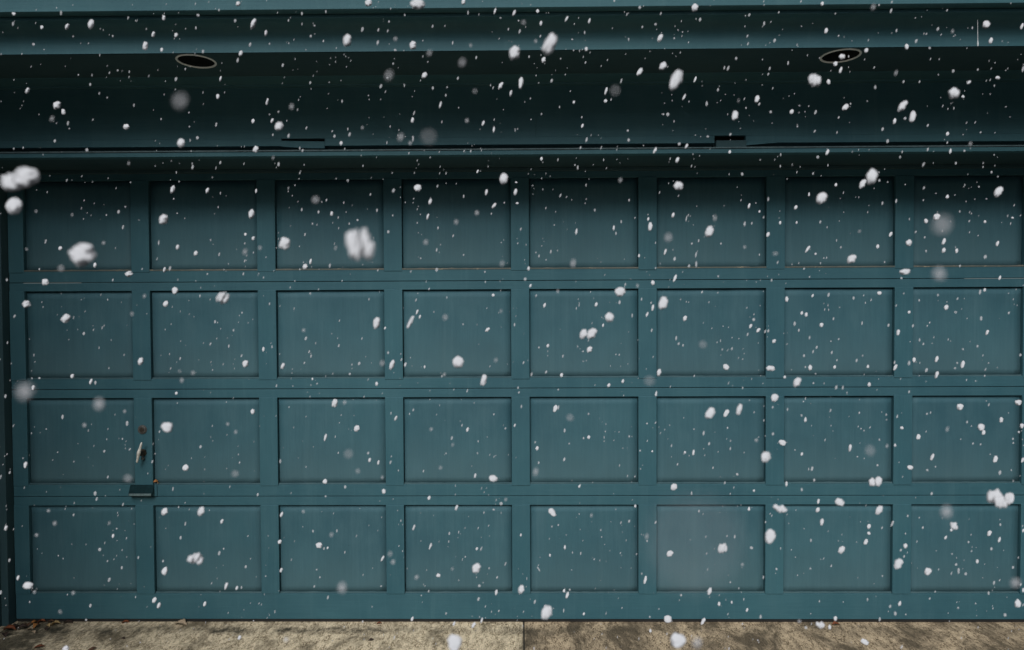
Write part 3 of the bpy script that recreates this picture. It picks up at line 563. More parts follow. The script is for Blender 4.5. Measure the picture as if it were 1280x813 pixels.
688.5 314.8 2.8 5.5 .85,673.7 320.3 2.8 4.8 .7,669.9 315.8 2.1 2.8 .7,651.0 286.6 2.8 4.8 .7,700.5 244.7 2.8 5.5 .85,743.5 262.9 2.8 4.1 .85,786.4 250.5 2.8 4.1 .7,732.5 231.6 2.1 4.8 .7,731.4 254.3 2.1 3.4 .4,678.5 237.1 2.1 2.8 .5,692.9 281.5 2.8 2.1 .6,720.4 289.7 3.4 8.2 .9
767.2 285.2 3.4 6.9 .9,776.5 277.3 2.8 5.5 .6,769.9 292.1 2.8 5.5 .6,793.7 272.5 2.1 3.4 .6,812.6 283.5 4.8 10.3 .95,810.2 273.9 3.4 4.8 .9,798.8 320.0 3.4 4.8 .9,775.4 225.4 4.1 7.6 .4,848.0 232.7 11.7 10.3 .95,841.4 269.1 4.8 6.9 .9,835.2 297.3 8.9 13.1 .4,831.5 315.2 4.1 8.2 .8
843.2 323.8 4.1 5.5 .85,857.9 273.6 2.8 8.9 .7,819.4 303.8 2.1 3.4 .7,819.4 335.4 2.1 3.4 .7,816.0 353.7 6.2 6.9 .9,843.5 348.2 4.8 9.6 .9,829.1 379.1 10.3 16.5 .9,856.2 398.3 6.2 6.9 .95,816.0 384.9 4.8 8.2 .9,808.8 393.2 3.4 6.9 .9,814.6 413.1 2.8 5.5 .85,801.9 374.3 2.8 4.8 .7
813.9 378.8 2.8 4.1 .7,775.1 365.0 12.4 11.7 .9,781.6 355.7 2.8 4.1 .8,774.4 378.1 4.1 6.2 .85,761.7 396.6 10.3 12.4 .8,753.8 406.9 2.8 4.8 .9,745.2 380.8 4.8 6.2 .85,790.2 394.6 2.8 6.9 .6,796.8 357.4 2.8 6.2 .5,680.6 381.8 4.1 6.2 .9,697.1 364.3 2.8 6.9 .5,670.2 369.8 2.8 4.8 .6
720.4 385.6 2.8 5.5 .4,616.3 369.1 4.8 4.1 .9,606.7 352.6 2.8 4.1 .6,536.2 361.6 2.8 3.4 .7,520.0 375.3 2.8 4.8 .8,521.4 390.4 4.1 6.9 .9,524.8 396.3 3.4 5.5 .9,558.5 372.2 2.1 4.1 .6,556.5 397.0 6.2 8.9 .4,513.2 402.8 5.5 17.2 .7,470.5 404.2 8.2 15.1 .8,461.2 374.3 2.1 4.1 .7
481.2 410.4 2.8 4.1 .9,542.4 390.1 2.1 3.4 .5,578.8 405.6 2.1 3.4 .7,609.4 412.4 5.5 6.9 .95 40,643.1 406.2 2.8 4.8 .8,626.2 389.1 3.4 6.9 .3,513.5 339.6 2.8 4.8 .5,606.0 340.2 2.8 3.4 .7,472.2 338.2 2.8 3.4 .6,1089.6 220.6 11.7 20.6 1 14,1078.2 230.2 6.2 11.7 .9,1026.7 248.1 11.0 15.1 .95 25
994.7 259.5 4.8 6.2 .9,1044.9 231.3 4.1 4.8 .95,1011.2 243.3 2.8 5.5 .9,936.2 257.8 4.1 7.6 .8,960.3 249.2 2.8 6.2 .8,949.3 264.6 2.8 3.4 .9,926.3 250.5 2.1 4.1 .6,944.8 254.0 2.1 2.8 .5,954.5 271.8 2.1 4.1 .8,893.6 272.9 3.4 10.3 .5,930.8 280.1 3.4 6.9 .8,939.7 279.4 2.8 4.8 .6
886.8 289.7 8.9 14.4 .9,975.1 278.7 3.4 4.8 .9,995.7 278.4 2.8 4.1 .9,1025.3 277.7 2.8 4.8 .8,960.0 293.5 6.2 7.6 .7,873.3 301.1 2.8 4.8 .8,864.8 304.8 2.8 3.4 .8,901.2 304.8 2.8 3.4 .7,930.8 309.0 4.1 4.8 .4,869.9 318.6 2.8 8.2 .8,870.2 330.6 3.4 8.2 .85,861.3 332.7 4.1 4.8 .85
897.8 345.8 2.8 3.4 .8,1045.6 300.7 2.1 4.1 .7,1051.1 309.3 2.8 4.1 .7,1009.5 311.7 4.1 10.3 .8,1019.4 317.6 3.4 3.4 .9,1029.8 322.7 2.1 2.8 .7,1025.6 329.2 2.1 3.4 .7,989.9 330.6 2.1 2.8 .6,969.2 317.2 8.2 4.8 .4,972.0 328.2 2.8 5.5 .6,1005.0 336.1 2.8 4.1 .6,949.3 318.6 2.8 4.1 .5
964.4 350.6 2.8 4.1 .8,1074.4 289.4 3.4 5.5 .3,1064.5 324.1 8.9 11.7 .65,1097.1 308.3 4.8 5.5 .9,1113.3 293.2 4.8 6.9 .9,1105.7 327.9 2.8 3.4 .6,1103.0 254.3 2.8 5.5 .7,1120.2 251.6 2.8 6.2 .7,1099.2 225.8 3.4 4.1 .8,1109.5 227.8 2.1 2.8 .7,1131.5 230.9 2.1 2.8 .6,1154.9 235.1 2.8 4.8 .8
1154.2 250.5 2.1 3.4 .7,1170.0 241.9 2.1 2.1 .6,1184.1 246.1 4.8 5.5 .95,1199.6 264.6 2.8 4.1 .6,1204.7 233.7 1.7 2.1 .6,1223.6 233.7 2.8 3.4 .6,1218.5 249.2 2.1 2.1 .5,1233.2 248.8 3.4 2.1 .6,1247.7 240.2 7.6 13.8 .95,1247.3 221.0 2.1 2.8 .7,1170.7 271.5 6.9 8.2 1,1157.3 276.7 6.2 5.5 .95
1177.9 280.8 22.0 28.9 .32,1231.2 277.3 4.1 4.1 .9,1211.6 276.7 2.1 4.1 .6,1265.6 272.5 4.1 2.8 .9,1263.2 279.8 2.1 5.5 .4,1246.7 304.8 4.1 6.9 .95,1179.6 302.1 4.8 8.2 .9,1179.6 313.1 5.5 6.9 .9,1195.8 313.8 4.8 6.2 .9,1136.0 303.8 6.9 8.2 .95,1155.9 296.9 3.4 4.1 .6,1144.6 290.1 2.8 4.8 .6
1136.7 274.2 2.1 4.8 .4,1157.6 314.1 2.8 4.1 .6,1231.5 321.3 4.8 5.5 .85,1131.2 340.2 12.4 7.6 .95,1126.7 347.8 4.1 3.4 .8,1173.8 342.3 15.8 17.9 .45,1249.8 347.5 3.4 6.2 .9,1199.9 332.7 2.8 4.1 .7,1211.9 290.4 2.1 6.2 .3,1230.8 362.6 4.1 4.8 .9,1225.0 365.3 3.4 6.9 .8,1172.4 369.1 2.8 3.4 .8
1196.8 373.6 2.8 4.1 .8,1182.7 384.6 6.2 6.9 .95,1193.7 390.1 2.1 3.4 .8,1226.4 398.3 3.4 6.2 .8,1233.9 415.9 4.1 6.9 .9,1260.8 391.5 2.8 4.1 .8,1208.8 398.3 2.1 2.8 .5,1149.0 375.7 2.8 4.1 .6,1162.1 403.5 2.8 3.4 .6,1159.0 407.6 2.1 3.4 .6,1136.3 390.4 4.1 4.1 .9,1141.1 407.6 2.8 4.8 .8
1120.2 382.2 2.1 4.1 .7,1122.6 415.9 4.1 8.2 .8,1110.5 406.9 3.4 4.8 .8,1099.2 366.7 6.9 4.8 .95,1066.9 372.9 3.4 4.8 .85,1035.6 368.8 3.4 6.2 .8,1015.7 369.8 2.8 4.8 .9,983.3 374.3 5.5 6.9 .8,1011.9 346.4 2.8 3.4 .6,1079.6 369.5 2.1 3.4 .6,1088.9 375.3 2.1 4.1 .6,1081.7 378.8 2.1 4.1 .5
1077.5 404.2 2.8 6.2 .7,1030.8 387.3 2.1 4.1 .6,1041.8 398.7 2.8 4.8 .8,1026.7 406.6 6.9 6.2 .75,1002.2 391.5 4.1 4.8 .9,1007.8 393.5 4.1 5.5 .95,993.3 404.9 4.8 7.6 .6,998.5 413.1 2.8 4.8 .8,942.1 399.7 4.8 4.8 .85,938.3 408.0 4.8 6.2 .85,947.9 413.1 4.8 6.2 .95,960.3 413.8 3.4 4.8 .8
956.5 414.5 2.8 5.5 .8,942.4 393.2 2.1 4.1 .5,934.5 418.3 2.8 5.5 .8,877.5 365.3 3.4 4.8 .6,886.1 378.1 2.1 3.4 .5,857.9 377.4 2.1 3.4 .5,850.7 374.6 2.1 4.1 .5,903.9 408.0 2.1 2.8 .5,176.0 451.9 6.2 9.6 .95,263.0 430.2 2.8 4.8 .8,286.0 433.0 2.8 4.8 .8,301.8 445.0 2.8 4.1 .8
306.6 455.0 6.9 8.9 .95,329.0 436.8 4.1 6.2 .9,340.0 433.7 2.8 5.5 .6,353.4 457.8 6.2 7.6 .95,382.2 423.4 4.1 5.5 .8,386.4 439.9 2.8 4.8 .7,388.8 445.4 2.8 4.8 .8,380.5 454.0 2.8 4.1 .6,423.5 432.3 2.8 4.8 .8,225.2 448.5 2.8 4.8 .7,241.0 466.3 4.8 6.2 .45,224.5 464.3 4.8 5.5 .2
270.9 423.4 2.1 3.4 .5,265.7 462.6 2.1 2.8 .6,90.4 470.5 6.2 5.5 .9,113.8 477.3 4.8 8.2 .8,119.3 478.7 3.4 5.5 .85,136.1 460.5 2.1 4.1 .5,123.8 435.1 2.1 4.8 .5,41.6 484.9 4.8 6.2 .9,30.9 490.1 19.9 22.7 .5,39.9 473.2 2.8 2.8 .6,49.2 472.9 4.8 3.4 .6,6.9 495.6 3.4 5.5 .8
9.3 428.5 2.8 4.1 .7,220.3 491.8 4.1 4.1 .95,227.2 475.6 4.1 7.6 .5,345.5 482.5 2.8 4.8 .7,390.5 473.9 2.8 3.4 .9,366.1 482.8 2.8 2.8 .4,396.3 479.8 2.8 3.4 .6,124.1 505.5 12.4 16.5 .55,155.7 514.5 2.8 6.2 .5,78.0 521.3 4.1 6.2 .85,105.5 531.7 4.8 6.9 .4,158.8 529.6 4.1 6.9 .85
153.0 548.8 2.8 3.4 .6,162.2 561.9 2.8 4.8 .7 45,130.3 564.3 3.4 4.1 .8,208.7 534.4 12.4 12.4 .9,199.4 539.9 2.8 4.8 .6,315.9 514.8 6.9 6.9 .85,284.6 530.3 4.1 5.5 .4,294.6 540.2 3.4 6.2 .5,250.6 558.8 4.1 4.8 .8,232.0 584.9 6.9 8.2 .95,298.0 568.4 2.1 3.4 .5,299.4 578.4 2.8 3.4 .6
255.8 587.0 2.1 2.8 .5,190.4 577.4 2.8 5.5 .7,193.9 567.4 2.8 2.8 .5,293.9 592.5 9.6 8.9 .25,322.1 618.6 3.4 4.8 .8,32.0 581.5 5.5 7.6 .95,12.0 590.8 3.4 4.8 .7,0.7 596.6 2.8 6.9 .8,134.8 596.6 2.8 4.8 .7,159.8 598.3 13.8 8.9 .25,118.9 617.2 4.8 6.2 .8,216.2 611.4 2.8 6.9 .6
418.3 504.2 6.9 10.3 .9,430.7 503.1 4.1 6.2 .5,406.7 547.1 4.8 9.6 .8,419.0 546.1 2.1 4.8 .5,382.6 521.0 2.1 2.8 .5,361.3 509.3 2.8 4.8 .3,350.3 576.7 3.4 6.2 .7,435.5 567.8 11.7 13.1 .2,382.6 583.9 2.1 3.4 .5,406.3 602.1 7.6 6.2 .95,431.4 609.0 4.8 5.5 .6,282.9 502.8 2.1 2.8 .5
57.8 536.5 2.8 2.8 .4,221.7 504.2 2.1 3.4 .4,729.4 417.9 8.9 13.1 .9,739.7 417.2 10.3 14.4 .9,736.9 437.1 6.2 8.2 .9,728.7 439.5 2.8 2.8 .7,684.7 432.3 4.1 4.8 .9,673.7 434.7 2.8 3.4 .8,703.6 445.4 2.8 5.5 .6,682.6 465.3 3.4 4.8 .8,701.9 469.1 4.8 5.5 .9,664.4 468.1 3.4 5.5 .8
572.6 452.6 13.1 15.1 .95,530.7 458.8 2.8 4.1 .9,555.4 468.4 3.4 5.5 .5,552.3 470.5 2.8 4.1 .6,506.6 456.0 3.4 5.5 .95,501.8 449.8 2.8 4.8 .8,490.1 456.4 5.5 13.1 .9,485.0 441.2 4.1 4.8 .6,448.9 454.7 4.1 4.8 .85,439.9 456.0 2.1 2.8 .8,437.2 467.7 4.1 4.1 .6,470.9 480.1 5.5 5.5 .85
477.8 454.3 5.5 8.9 .45,452.3 423.4 2.8 5.5 .5,604.6 475.6 6.9 14.4 .75,619.7 450.5 4.8 7.6 .3,654.4 453.6 2.8 4.8 .7,769.9 443.3 2.1 2.8 .7,774.1 443.7 2.1 3.4 .7,761.0 481.8 4.8 5.5 .95,778.5 476.7 4.1 5.5 .95,823.9 465.7 5.5 9.6 .8,845.2 423.0 3.4 6.9 .7,848.3 429.9 3.4 4.8 .8
853.8 432.0 2.8 4.1 .7,811.9 476.3 17.2 11.7 .22,820.1 492.5 3.4 7.6 .9,838.0 483.5 2.1 4.8 .5,647.6 484.9 2.8 4.1 .8,648.6 490.8 3.4 4.1 .6,697.8 487.3 2.8 2.8 .7,584.0 488.7 2.8 5.5 .7,694.0 511.0 5.5 9.6 .8,698.1 509.7 2.8 6.9 .8,712.5 522.4 10.3 9.6 .25,735.6 517.6 3.4 4.1 .5
705.7 538.5 3.4 6.2 .7,651.7 508.3 2.8 4.8 .8,643.4 532.0 2.8 4.8 .9,631.8 535.8 2.8 3.4 .8,617.3 518.2 2.8 3.4 .7,584.3 537.2 4.1 6.2 .9,577.4 532.0 2.1 4.1 .8,564.7 547.8 3.4 5.5 .85,565.8 556.4 2.8 6.9 .35,538.9 536.8 3.4 5.5 .5,516.6 512.8 2.8 4.1 .8,511.8 517.6 2.8 4.1 .5
488.8 516.9 2.1 4.8 .7,494.9 523.1 4.1 6.9 .9,446.1 535.8 6.9 8.2 .95,460.2 566.7 3.4 4.1 .8,461.9 575.3 4.1 5.5 .95,472.9 578.4 3.4 6.2 .9,488.1 578.1 2.8 5.5 .85,489.1 570.8 2.1 2.8 .7,447.2 589.1 6.2 7.6 .25,422.8 566.4 2.8 4.1 .5,477.8 597.0 3.4 5.5 .4,479.8 614.5 6.2 6.2 .9
498.0 588.4 2.1 3.4 .6,529.3 589.1 2.8 4.8 .6,550.6 584.9 4.1 6.2 .35,557.5 567.1 2.8 3.4 .5,596.7 566.4 2.8 3.4 .5,597.7 551.9 2.1 4.1 .6,616.6 598.3 10.3 8.2 .95,593.9 594.9 3.4 6.2 .9,671.3 560.5 4.8 5.5 .95,668.9 553.0 2.8 3.4 .6,673.3 578.8 2.8 4.1 .8,705.3 574.6 2.8 4.8 .9
711.5 554.7 2.1 2.8 .8,729.4 547.8 2.8 3.4 .8,735.9 546.8 4.8 4.8 .95,786.4 545.8 2.8 3.4 .8,773.7 540.2 2.1 2.8 .5,778.5 560.5 2.1 2.1 .6,774.4 582.2 2.1 4.8 .6,793.7 595.9 2.1 3.4 .8,669.6 590.1 5.5 12.4 .45,724.2 608.0 3.4 4.8 .9,808.8 529.6 2.1 2.1 .9,819.4 528.6 2.1 4.1 .8
815.3 564.3 2.8 2.8 .9,800.2 563.6 2.1 2.1 .9,839.4 557.4 2.1 4.1 .8,856.2 565.7 3.4 3.4 .9,846.9 580.5 2.8 5.5 .5,842.5 609.0 7.6 8.9 .95,837.0 531.7 2.1 2.1 .6,967.5 426.8 5.5 5.5 .95,963.1 460.8 10.3 6.9 .95,907.4 459.1 7.6 6.9 .95,878.5 430.9 11.0 11.0 .22,914.9 436.1 2.8 4.8 .8
902.9 437.1 2.1 3.4 .6,928.3 449.2 2.1 2.8 .7,867.8 470.1 2.1 3.4 .8,980.9 471.5 4.1 4.1 .9,996.4 478.0 7.6 12.4 .95,1005.0 445.0 3.4 4.1 .8,1016.3 439.9 2.8 5.5 .7,1020.8 434.4 3.4 4.8 .7,1011.9 422.3 2.8 5.5 .7,1038.7 426.8 2.8 2.8 .6,1048.3 424.1 2.8 3.4 .7,1039.7 440.9 2.8 4.8 .8
1046.2 450.5 2.8 3.4 .7,1012.6 459.8 6.2 7.6 .9,1006.7 459.1 2.8 4.1 .5,1043.2 459.1 4.1 4.8 .9,1070.7 450.9 2.8 4.8 .8,1078.2 445.0 2.8 3.4 .6,1084.8 458.4 4.1 4.8 .9,1086.5 480.8 4.8 5.5 .95,1045.2 484.6 4.1 6.9 .6,1053.5 484.6 3.4 6.9 .7,1016.7 479.1 2.8 3.4 .8,1019.4 467.4 2.8 2.1 .7
1119.1 459.5 4.8 8.2 .95,1118.1 453.3 2.8 5.5 .8,1142.5 450.2 4.8 6.2 .95,1136.3 454.0 4.1 6.9 .8,1136.3 490.1 2.8 4.8 .6,1149.4 425.1 2.8 4.8 .8,1154.2 430.2 2.8 4.1 .7,1170.7 449.2 4.8 7.6 .95,1170.7 468.8 4.8 9.6 .9,1158.0 462.9 4.1 6.2 .85,1203.7 436.8 2.8 2.8 .8,1221.9 433.0 3.4 4.8 .6
1203.3 455.7 3.4 10.3 .8,1196.5 454.0 2.8 3.4 .7,1193.7 460.5 2.8 3.4 .7,1230.8 470.1 2.1 2.8 .8,1235.7 454.0 2.8 2.8 .5,1275.5 444.0 3.4 4.1 .8,928.3 485.2 2.8 4.1 .7,968.2 497.6 8.2 10.3 .8,887.8 516.9 9.6 15.1 .9 30,907.7 516.9 4.8 10.3 .95,923.9 512.1 6.2 14.4 .8,879.5 541.6 4.1 8.2 .6
867.5 536.8 2.8 2.8 .7,909.4 535.1 2.8 3.4 .7,886.4 555.0 4.1 6.2 .6,866.8 566.0 4.1 7.6 .8,891.2 584.9 2.8 4.1 .7,913.2 551.2 2.1 4.1 .5,912.9 560.9 2.8 5.5 .6,945.2 550.6 4.1 4.8 .5,966.2 542.7 4.1 4.8 .8,977.8 553.7 8.2 6.9 .95,957.2 571.5 11.7 13.8 .85,965.8 509.3 3.4 4.1 .6
954.8 525.8 2.1 4.1 .7,984.4 512.1 2.8 4.8 .6,1004.3 502.1 2.8 2.8 .5,1006.7 524.8 4.1 6.9 .9,1001.9 519.6 2.8 3.4 .8,1002.2 567.8 3.4 4.8 .9,993.7 562.6 2.1 2.8 .7,1015.0 586.3 4.1 7.6 .6,1010.8 586.7 2.1 4.8 .6,1017.7 600.4 4.1 4.8 .7,1038.0 513.4 2.1 6.2 .5,1038.7 532.3 2.1 2.8 .5
1062.4 560.2 4.1 9.6 .9,1074.1 516.2 2.8 4.1 .7,1076.2 536.1 2.8 2.8 .6,1079.9 538.5 2.1 2.8 .6,1087.5 563.3 12.4 15.8 .2,1071.7 571.2 2.8 2.8 .6,1080.3 573.2 2.1 2.8 .5,1099.2 549.9 2.8 3.4 .7,1108.8 557.8 2.8 6.2 .5,1107.8 518.6 2.8 4.1 .5,1108.1 524.8 2.1 2.8 .6,1096.8 581.8 3.4 3.4 .8
1090.2 602.8 7.6 11.0 .95,1097.8 602.1 7.6 12.4 .95,1121.5 520.7 2.8 5.5 .8,1127.4 535.1 5.5 4.1 .95,1118.8 556.8 3.4 4.1 .95,1137.7 584.6 8.9 5.5 .95,1158.7 517.6 2.8 4.1 .7,1148.0 546.4 6.2 6.9 .95,1165.2 571.5 4.8 8.9 .95,1159.0 588.0 3.4 3.4 .8,1169.3 583.6 2.8 2.8 .7,1184.1 536.8 2.8 9.6 .4
1199.9 509.0 6.9 8.2 .95,1208.8 527.9 2.8 4.8 .5,1214.3 532.7 2.1 2.8 .6,1200.9 549.2 2.1 2.8 .6,1216.1 554.7 2.8 3.4 .7,1225.7 555.7 2.8 2.8 .7,1226.4 534.4 7.6 8.9 .75,1229.5 540.9 4.8 6.2 .95,1251.5 525.1 4.8 6.9 .95,1272.8 503.5 7.6 6.9 .95,1277.2 532.7 5.5 6.2 .95,1273.5 540.2 2.8 2.8 .9
1266.2 548.8 2.8 3.4 .8,1266.6 554.0 2.8 2.8 .8,1244.2 574.3 5.5 8.9 .95,1237.7 568.1 2.1 2.8 .6,1249.8 591.1 4.1 6.2 .85,1278.3 575.3 3.4 6.9 .9,1232.9 501.4 2.8 2.1 .5,906.0 603.8 2.8 4.1 .8,921.5 593.2 4.8 4.1 .7,942.4 613.5 3.4 3.4 .9,1002.2 612.4 3.4 4.8 .8,983.0 605.2 3.4 6.9 .9
1164.5 617.2 4.1 4.8 .8,864.4 616.6 3.4 6.2 .6,7.6 660.4 4.8 6.2 .95,11.7 700.6 3.4 5.5 .7,22.7 722.6 4.8 6.2 .9,35.1 732.2 10.3 8.2 .95,0.7 740.8 4.1 6.2 .8,120.7 623.9 3.4 5.5 .8,153.7 630.8 2.8 4.8 .8,60.5 638.7 4.1 4.8 .4,91.8 643.9 3.4 4.8 .6,68.4 654.5 4.1 6.9 .5
45.7 669.0 4.1 4.8 .5,141.3 670.3 3.4 5.5 .9,145.8 661.1 2.8 2.8 .6,136.5 654.2 2.8 6.9 .4,158.1 673.1 2.1 4.8 .5,124.4 687.2 5.5 4.8 .85,152.3 709.9 2.8 4.8 .8,136.5 725.0 4.8 7.6 .6,134.4 701.6 2.8 4.1 .5,72.9 694.8 2.8 3.4 .4,91.4 741.5 4.1 5.5 .5,112.8 757.3 4.1 5.5 .8
107.6 775.2 3.4 3.4 .7,172.9 697.2 2.8 4.8 .7,169.5 746.7 2.1 4.1 .5,43.0 740.1 3.4 5.5 .5,37.1 752.8 2.8 4.8 .4,74.9 764.9 4.8 6.2 .3,205.9 639.8 7.6 9.6 .9,251.6 639.4 8.2 11.7 .95,231.7 654.9 2.8 6.9 .6,225.8 672.4 3.4 5.5 .8,277.4 652.1 4.8 6.2 .9,223.1 634.2 2.8 4.1 .5
244.1 698.5 17.2 15.8 1 12 r,274.0 691.7 4.1 6.2 .8,279.5 686.2 2.8 3.4 .7,203.8 701.6 3.4 4.1 .7,205.9 714.3 6.9 10.3 .95,307.0 708.8 4.1 4.8 .7,282.6 732.9 4.8 11.7 .6,296.0 735.3 4.1 5.5 .95,301.8 734.6 2.8 4.8 .7,332.1 720.5 2.8 2.8 .5,193.2 750.4 6.9 6.9 .95,198.7 757.0 5.5 6.9 .95
256.1 755.2 4.8 6.2 .9,316.9 776.2 2.8 2.8 .5,82.2 810.9 7.6 6.9 .95,299.4 797.2 5.5 5.5 .9,357.5 799.9 6.9 7.6 .45,352.0 643.5 4.8 7.6 .85,349.6 677.6 6.2 5.5 .95,351.3 713.0 4.1 6.2 .9,379.2 639.8 3.4 4.8 .5,391.2 664.2 2.8 4.1 .8,421.1 663.8 2.8 4.8 .7,414.2 668.6 4.1 8.2 .4
398.8 682.0 7.6 7.6 .95,404.9 685.8 2.8 4.1 .8,409.4 685.1 2.8 3.4 .9,431.1 690.6 2.8 5.5 .5,395.7 712.3 2.8 2.8 .7,399.8 721.9 2.8 3.4 .6,392.9 733.2 2.8 4.1 .7,427.3 734.6 10.3 14.4 .5,409.8 747.0 3.4 6.2 .7,407.0 620.8 3.4 3.4 .6,536.2 622.6 4.8 5.5 .95,570.6 634.9 4.8 6.9 .95
626.2 629.8 5.5 4.8 .85,617.0 637.3 4.1 2.8 .8,632.1 624.6 3.4 5.5 .4,690.2 640.8 6.9 11.0 .95 -35,794.0 632.9 3.4 4.1 .9,501.1 651.1 2.1 3.4 .8,517.3 659.7 4.8 8.9 .6,561.6 667.2 2.8 4.8 .8,573.3 665.5 2.1 4.8 .7,560.9 677.2 2.1 3.4 .8,537.9 683.1 4.1 9.6 .7,478.1 698.5 4.8 9.6 .6
487.4 692.7 4.8 10.3 .35,491.2 702.7 4.8 6.9 .55,498.7 682.7 2.1 2.8 .7,503.2 689.2 2.1 2.8 .7,604.9 641.1 2.1 3.4 .7,610.8 657.3 2.1 4.1 .6,597.7 660.4 2.1 4.8 .5,596.0 686.2 3.4 4.1 .9,601.5 686.2 2.8 6.9 .8,595.3 710.6 9.6 13.1 .95,565.4 711.2 3.4 6.9 .3,581.6 696.1 2.8 2.8 .6
547.9 719.5 6.9 4.8 .95,520.7 721.9 4.1 7.6 .55,476.4 732.9 2.8 2.8 .6,611.5 710.6 3.4 4.1 .4,631.8 705.1 2.8 6.9 .6,621.4 721.9 2.8 4.1 .8,599.1 732.6 4.8 4.1 .8,620.4 740.8 4.8 6.9 .95,598.1 749.1 4.1 5.5 .8,573.3 725.7 2.1 2.8 .5,606.7 758.3 2.1 4.1 .7,535.8 739.1 2.8 4.1 .7
526.6 744.6 2.8 2.8 .5,515.2 773.8 4.1 6.2 .95,557.5 767.3 2.8 4.1 .7,567.5 779.7 4.1 6.2 .9,591.9 781.7 5.5 8.2 .85,602.2 775.9 4.1 7.6 .9,623.5 763.8 2.8 4.1 .6,654.4 764.9 2.1 4.1 .6,651.0 669.0 2.8 4.1 .9,651.7 737.0 7.6 11.0 .95,658.6 723.6 2.1 6.9 .4,673.3 711.6 2.8 8.9 .6 -30
687.4 694.4 2.8 4.1 .9,706.0 684.4 3.4 5.5 .95,715.6 691.0 2.1 3.4 .7,725.9 692.0 2.8 5.5 .6,742.8 699.2 2.1 3.4 .8,751.0 662.8 2.1 2.8 .7,739.3 644.6 2.8 6.2 .5,689.8 658.3 2.8 2.8 .7,697.8 656.6 2.8 3.4 .6,776.1 653.5 2.1 4.8 .7,786.4 651.8 3.4 4.8 .8,752.1 671.4 2.1 2.8 .6
808.4 670.7 3.4 9.6 .5,808.8 676.5 2.8 2.8 .8,819.4 653.2 2.8 4.8 .8,806.4 725.0 4.1 9.6 .95,802.2 717.4 2.1 3.4 .8,705.0 738.8 4.1 4.1 .9,709.1 744.2 4.8 8.9 .95,712.2 737.4 3.4 2.8 .8,668.5 752.5 4.1 6.9 .6,683.3 765.9 13.1 17.2 .7,680.9 758.0 2.8 4.1 .8,704.6 763.5 2.8 6.2 .6
729.7 767.6 3.4 4.1 .9,757.6 766.9 2.1 6.2 .4,777.5 760.1 2.1 3.4 .6,823.6 761.4 2.1 2.8 .6,812.2 771.4 2.8 2.8 .8,834.9 774.2 8.9 8.9 .95,812.9 788.9 4.1 4.8 .9,837.3 692.3 6.9 8.2 .95,567.8 804.1 17.2 20.6 .9 10,798.5 798.6 2.1 5.5 .6,667.5 810.9 2.8 5.5 .7,453.3 777.2 3.4 4.1 .6
851.4 744.2 3.4 4.1 .7,847.3 801.0 17.9 17.9 .9,492.9 797.2 2.8 6.9 .7,430.3 783.8 2.8 2.8 .5,867.9 680.0 137.5 137.5 .13,1243.9 620.5 13.8 18.6 1 10 r,1250.4 627.4 15.1 15.1 1 8 r,1261.1 623.9 10.3 15.8 1 12 r,975.1 636.0 15.8 10.3 .95 15 r,1049.7 628.1 10.3 8.9 .95,1098.8 638.0 6.9 12.4 .95,1022.2 637.7 6.2 6.9 .9
1022.9 627.0 3.4 6.9 .9,1027.3 652.8 5.5 8.9 .95,936.2 636.3 4.1 5.5 .95,1183.1 639.4 12.4 17.2 .45,1192.7 657.3 10.3 8.9 .95 20 r,1189.2 662.8 4.1 4.1 .9,1182.0 672.1 3.4 5.5 .9,1086.1 658.3 5.5 6.2 .95,1086.1 666.9 4.8 4.1 .95,1082.3 677.6 5.5 7.6 .9,1051.8 687.5 6.2 10.3 .95 30,962.4 670.7 11.7 17.2 .8
903.6 685.5 9.6 13.1 .95 12 r,918.4 671.0 2.8 5.5 .8,939.3 685.1 5.5 4.1 .8,928.0 705.8 3.4 4.8 .5,970.6 711.6 3.4 3.4 .8,1013.6 675.8 2.8 4.8 .8,1012.9 710.9 2.8 3.4 .8,1039.0 707.5 2.8 4.1 .8,1005.0 661.1 2.1 2.8 .5,1115.3 654.9 2.8 8.9 .8,1131.8 682.7 6.2 6.2 .95,1126.0 687.9 3.4 4.1 .85
1130.1 695.8 2.8 4.1 .8,1134.6 645.2 2.8 3.4 .8,1131.8 667.2 2.8 3.4 .6,1122.9 705.1 7.6 13.8 .7,1103.0 720.2 2.8 2.8 .6,1102.6 660.0 2.1 4.8 .6,1153.5 659.7 3.4 4.1 .85,1149.0 647.3 2.8 2.1 .7,1249.1 674.8 3.4 7.6 .95,1236.7 666.9 5.5 7.6 .85,1250.4 656.2 2.8 4.1 .7,1210.6 677.9 2.8 3.4 .8
1239.4 686.2 4.1 4.8 .75,1221.6 702.0 4.1 5.5 .9,1189.9 692.7 2.8 2.8 .6,1195.1 705.8 4.1 4.1 .85,1198.2 714.0 2.8 8.2 .8,1207.1 717.4 4.1 4.8 .8,1189.2 716.8 2.1 6.2 .5,1159.7 714.7 6.9 9.6 .95,1242.5 728.8 3.4 6.2 .7,1266.2 709.5 3.4 4.1 .8,1272.8 697.2 2.8 4.8 .4,1269.3 728.8 11.7 13.8 .38
1275.9 730.8 2.8 4.1 .8,1279.0 663.5 2.8 4.8 .9,1279.0 738.1 2.8 5.5 .9,1169.0 739.8 2.8 2.8 .7,1235.7 741.5 3.4 5.5 .8,1162.1 748.4 2.8 4.1 .6,1219.5 754.6 2.1 2.8 .7,1272.1 754.6 6.2 10.3 .95,1256.3 769.0 4.8 4.8 .85,1197.5 760.1 3.4 3.4 .6,1124.6 754.6 4.1 6.9 .9,1119.1 767.3 4.8 5.5 .85
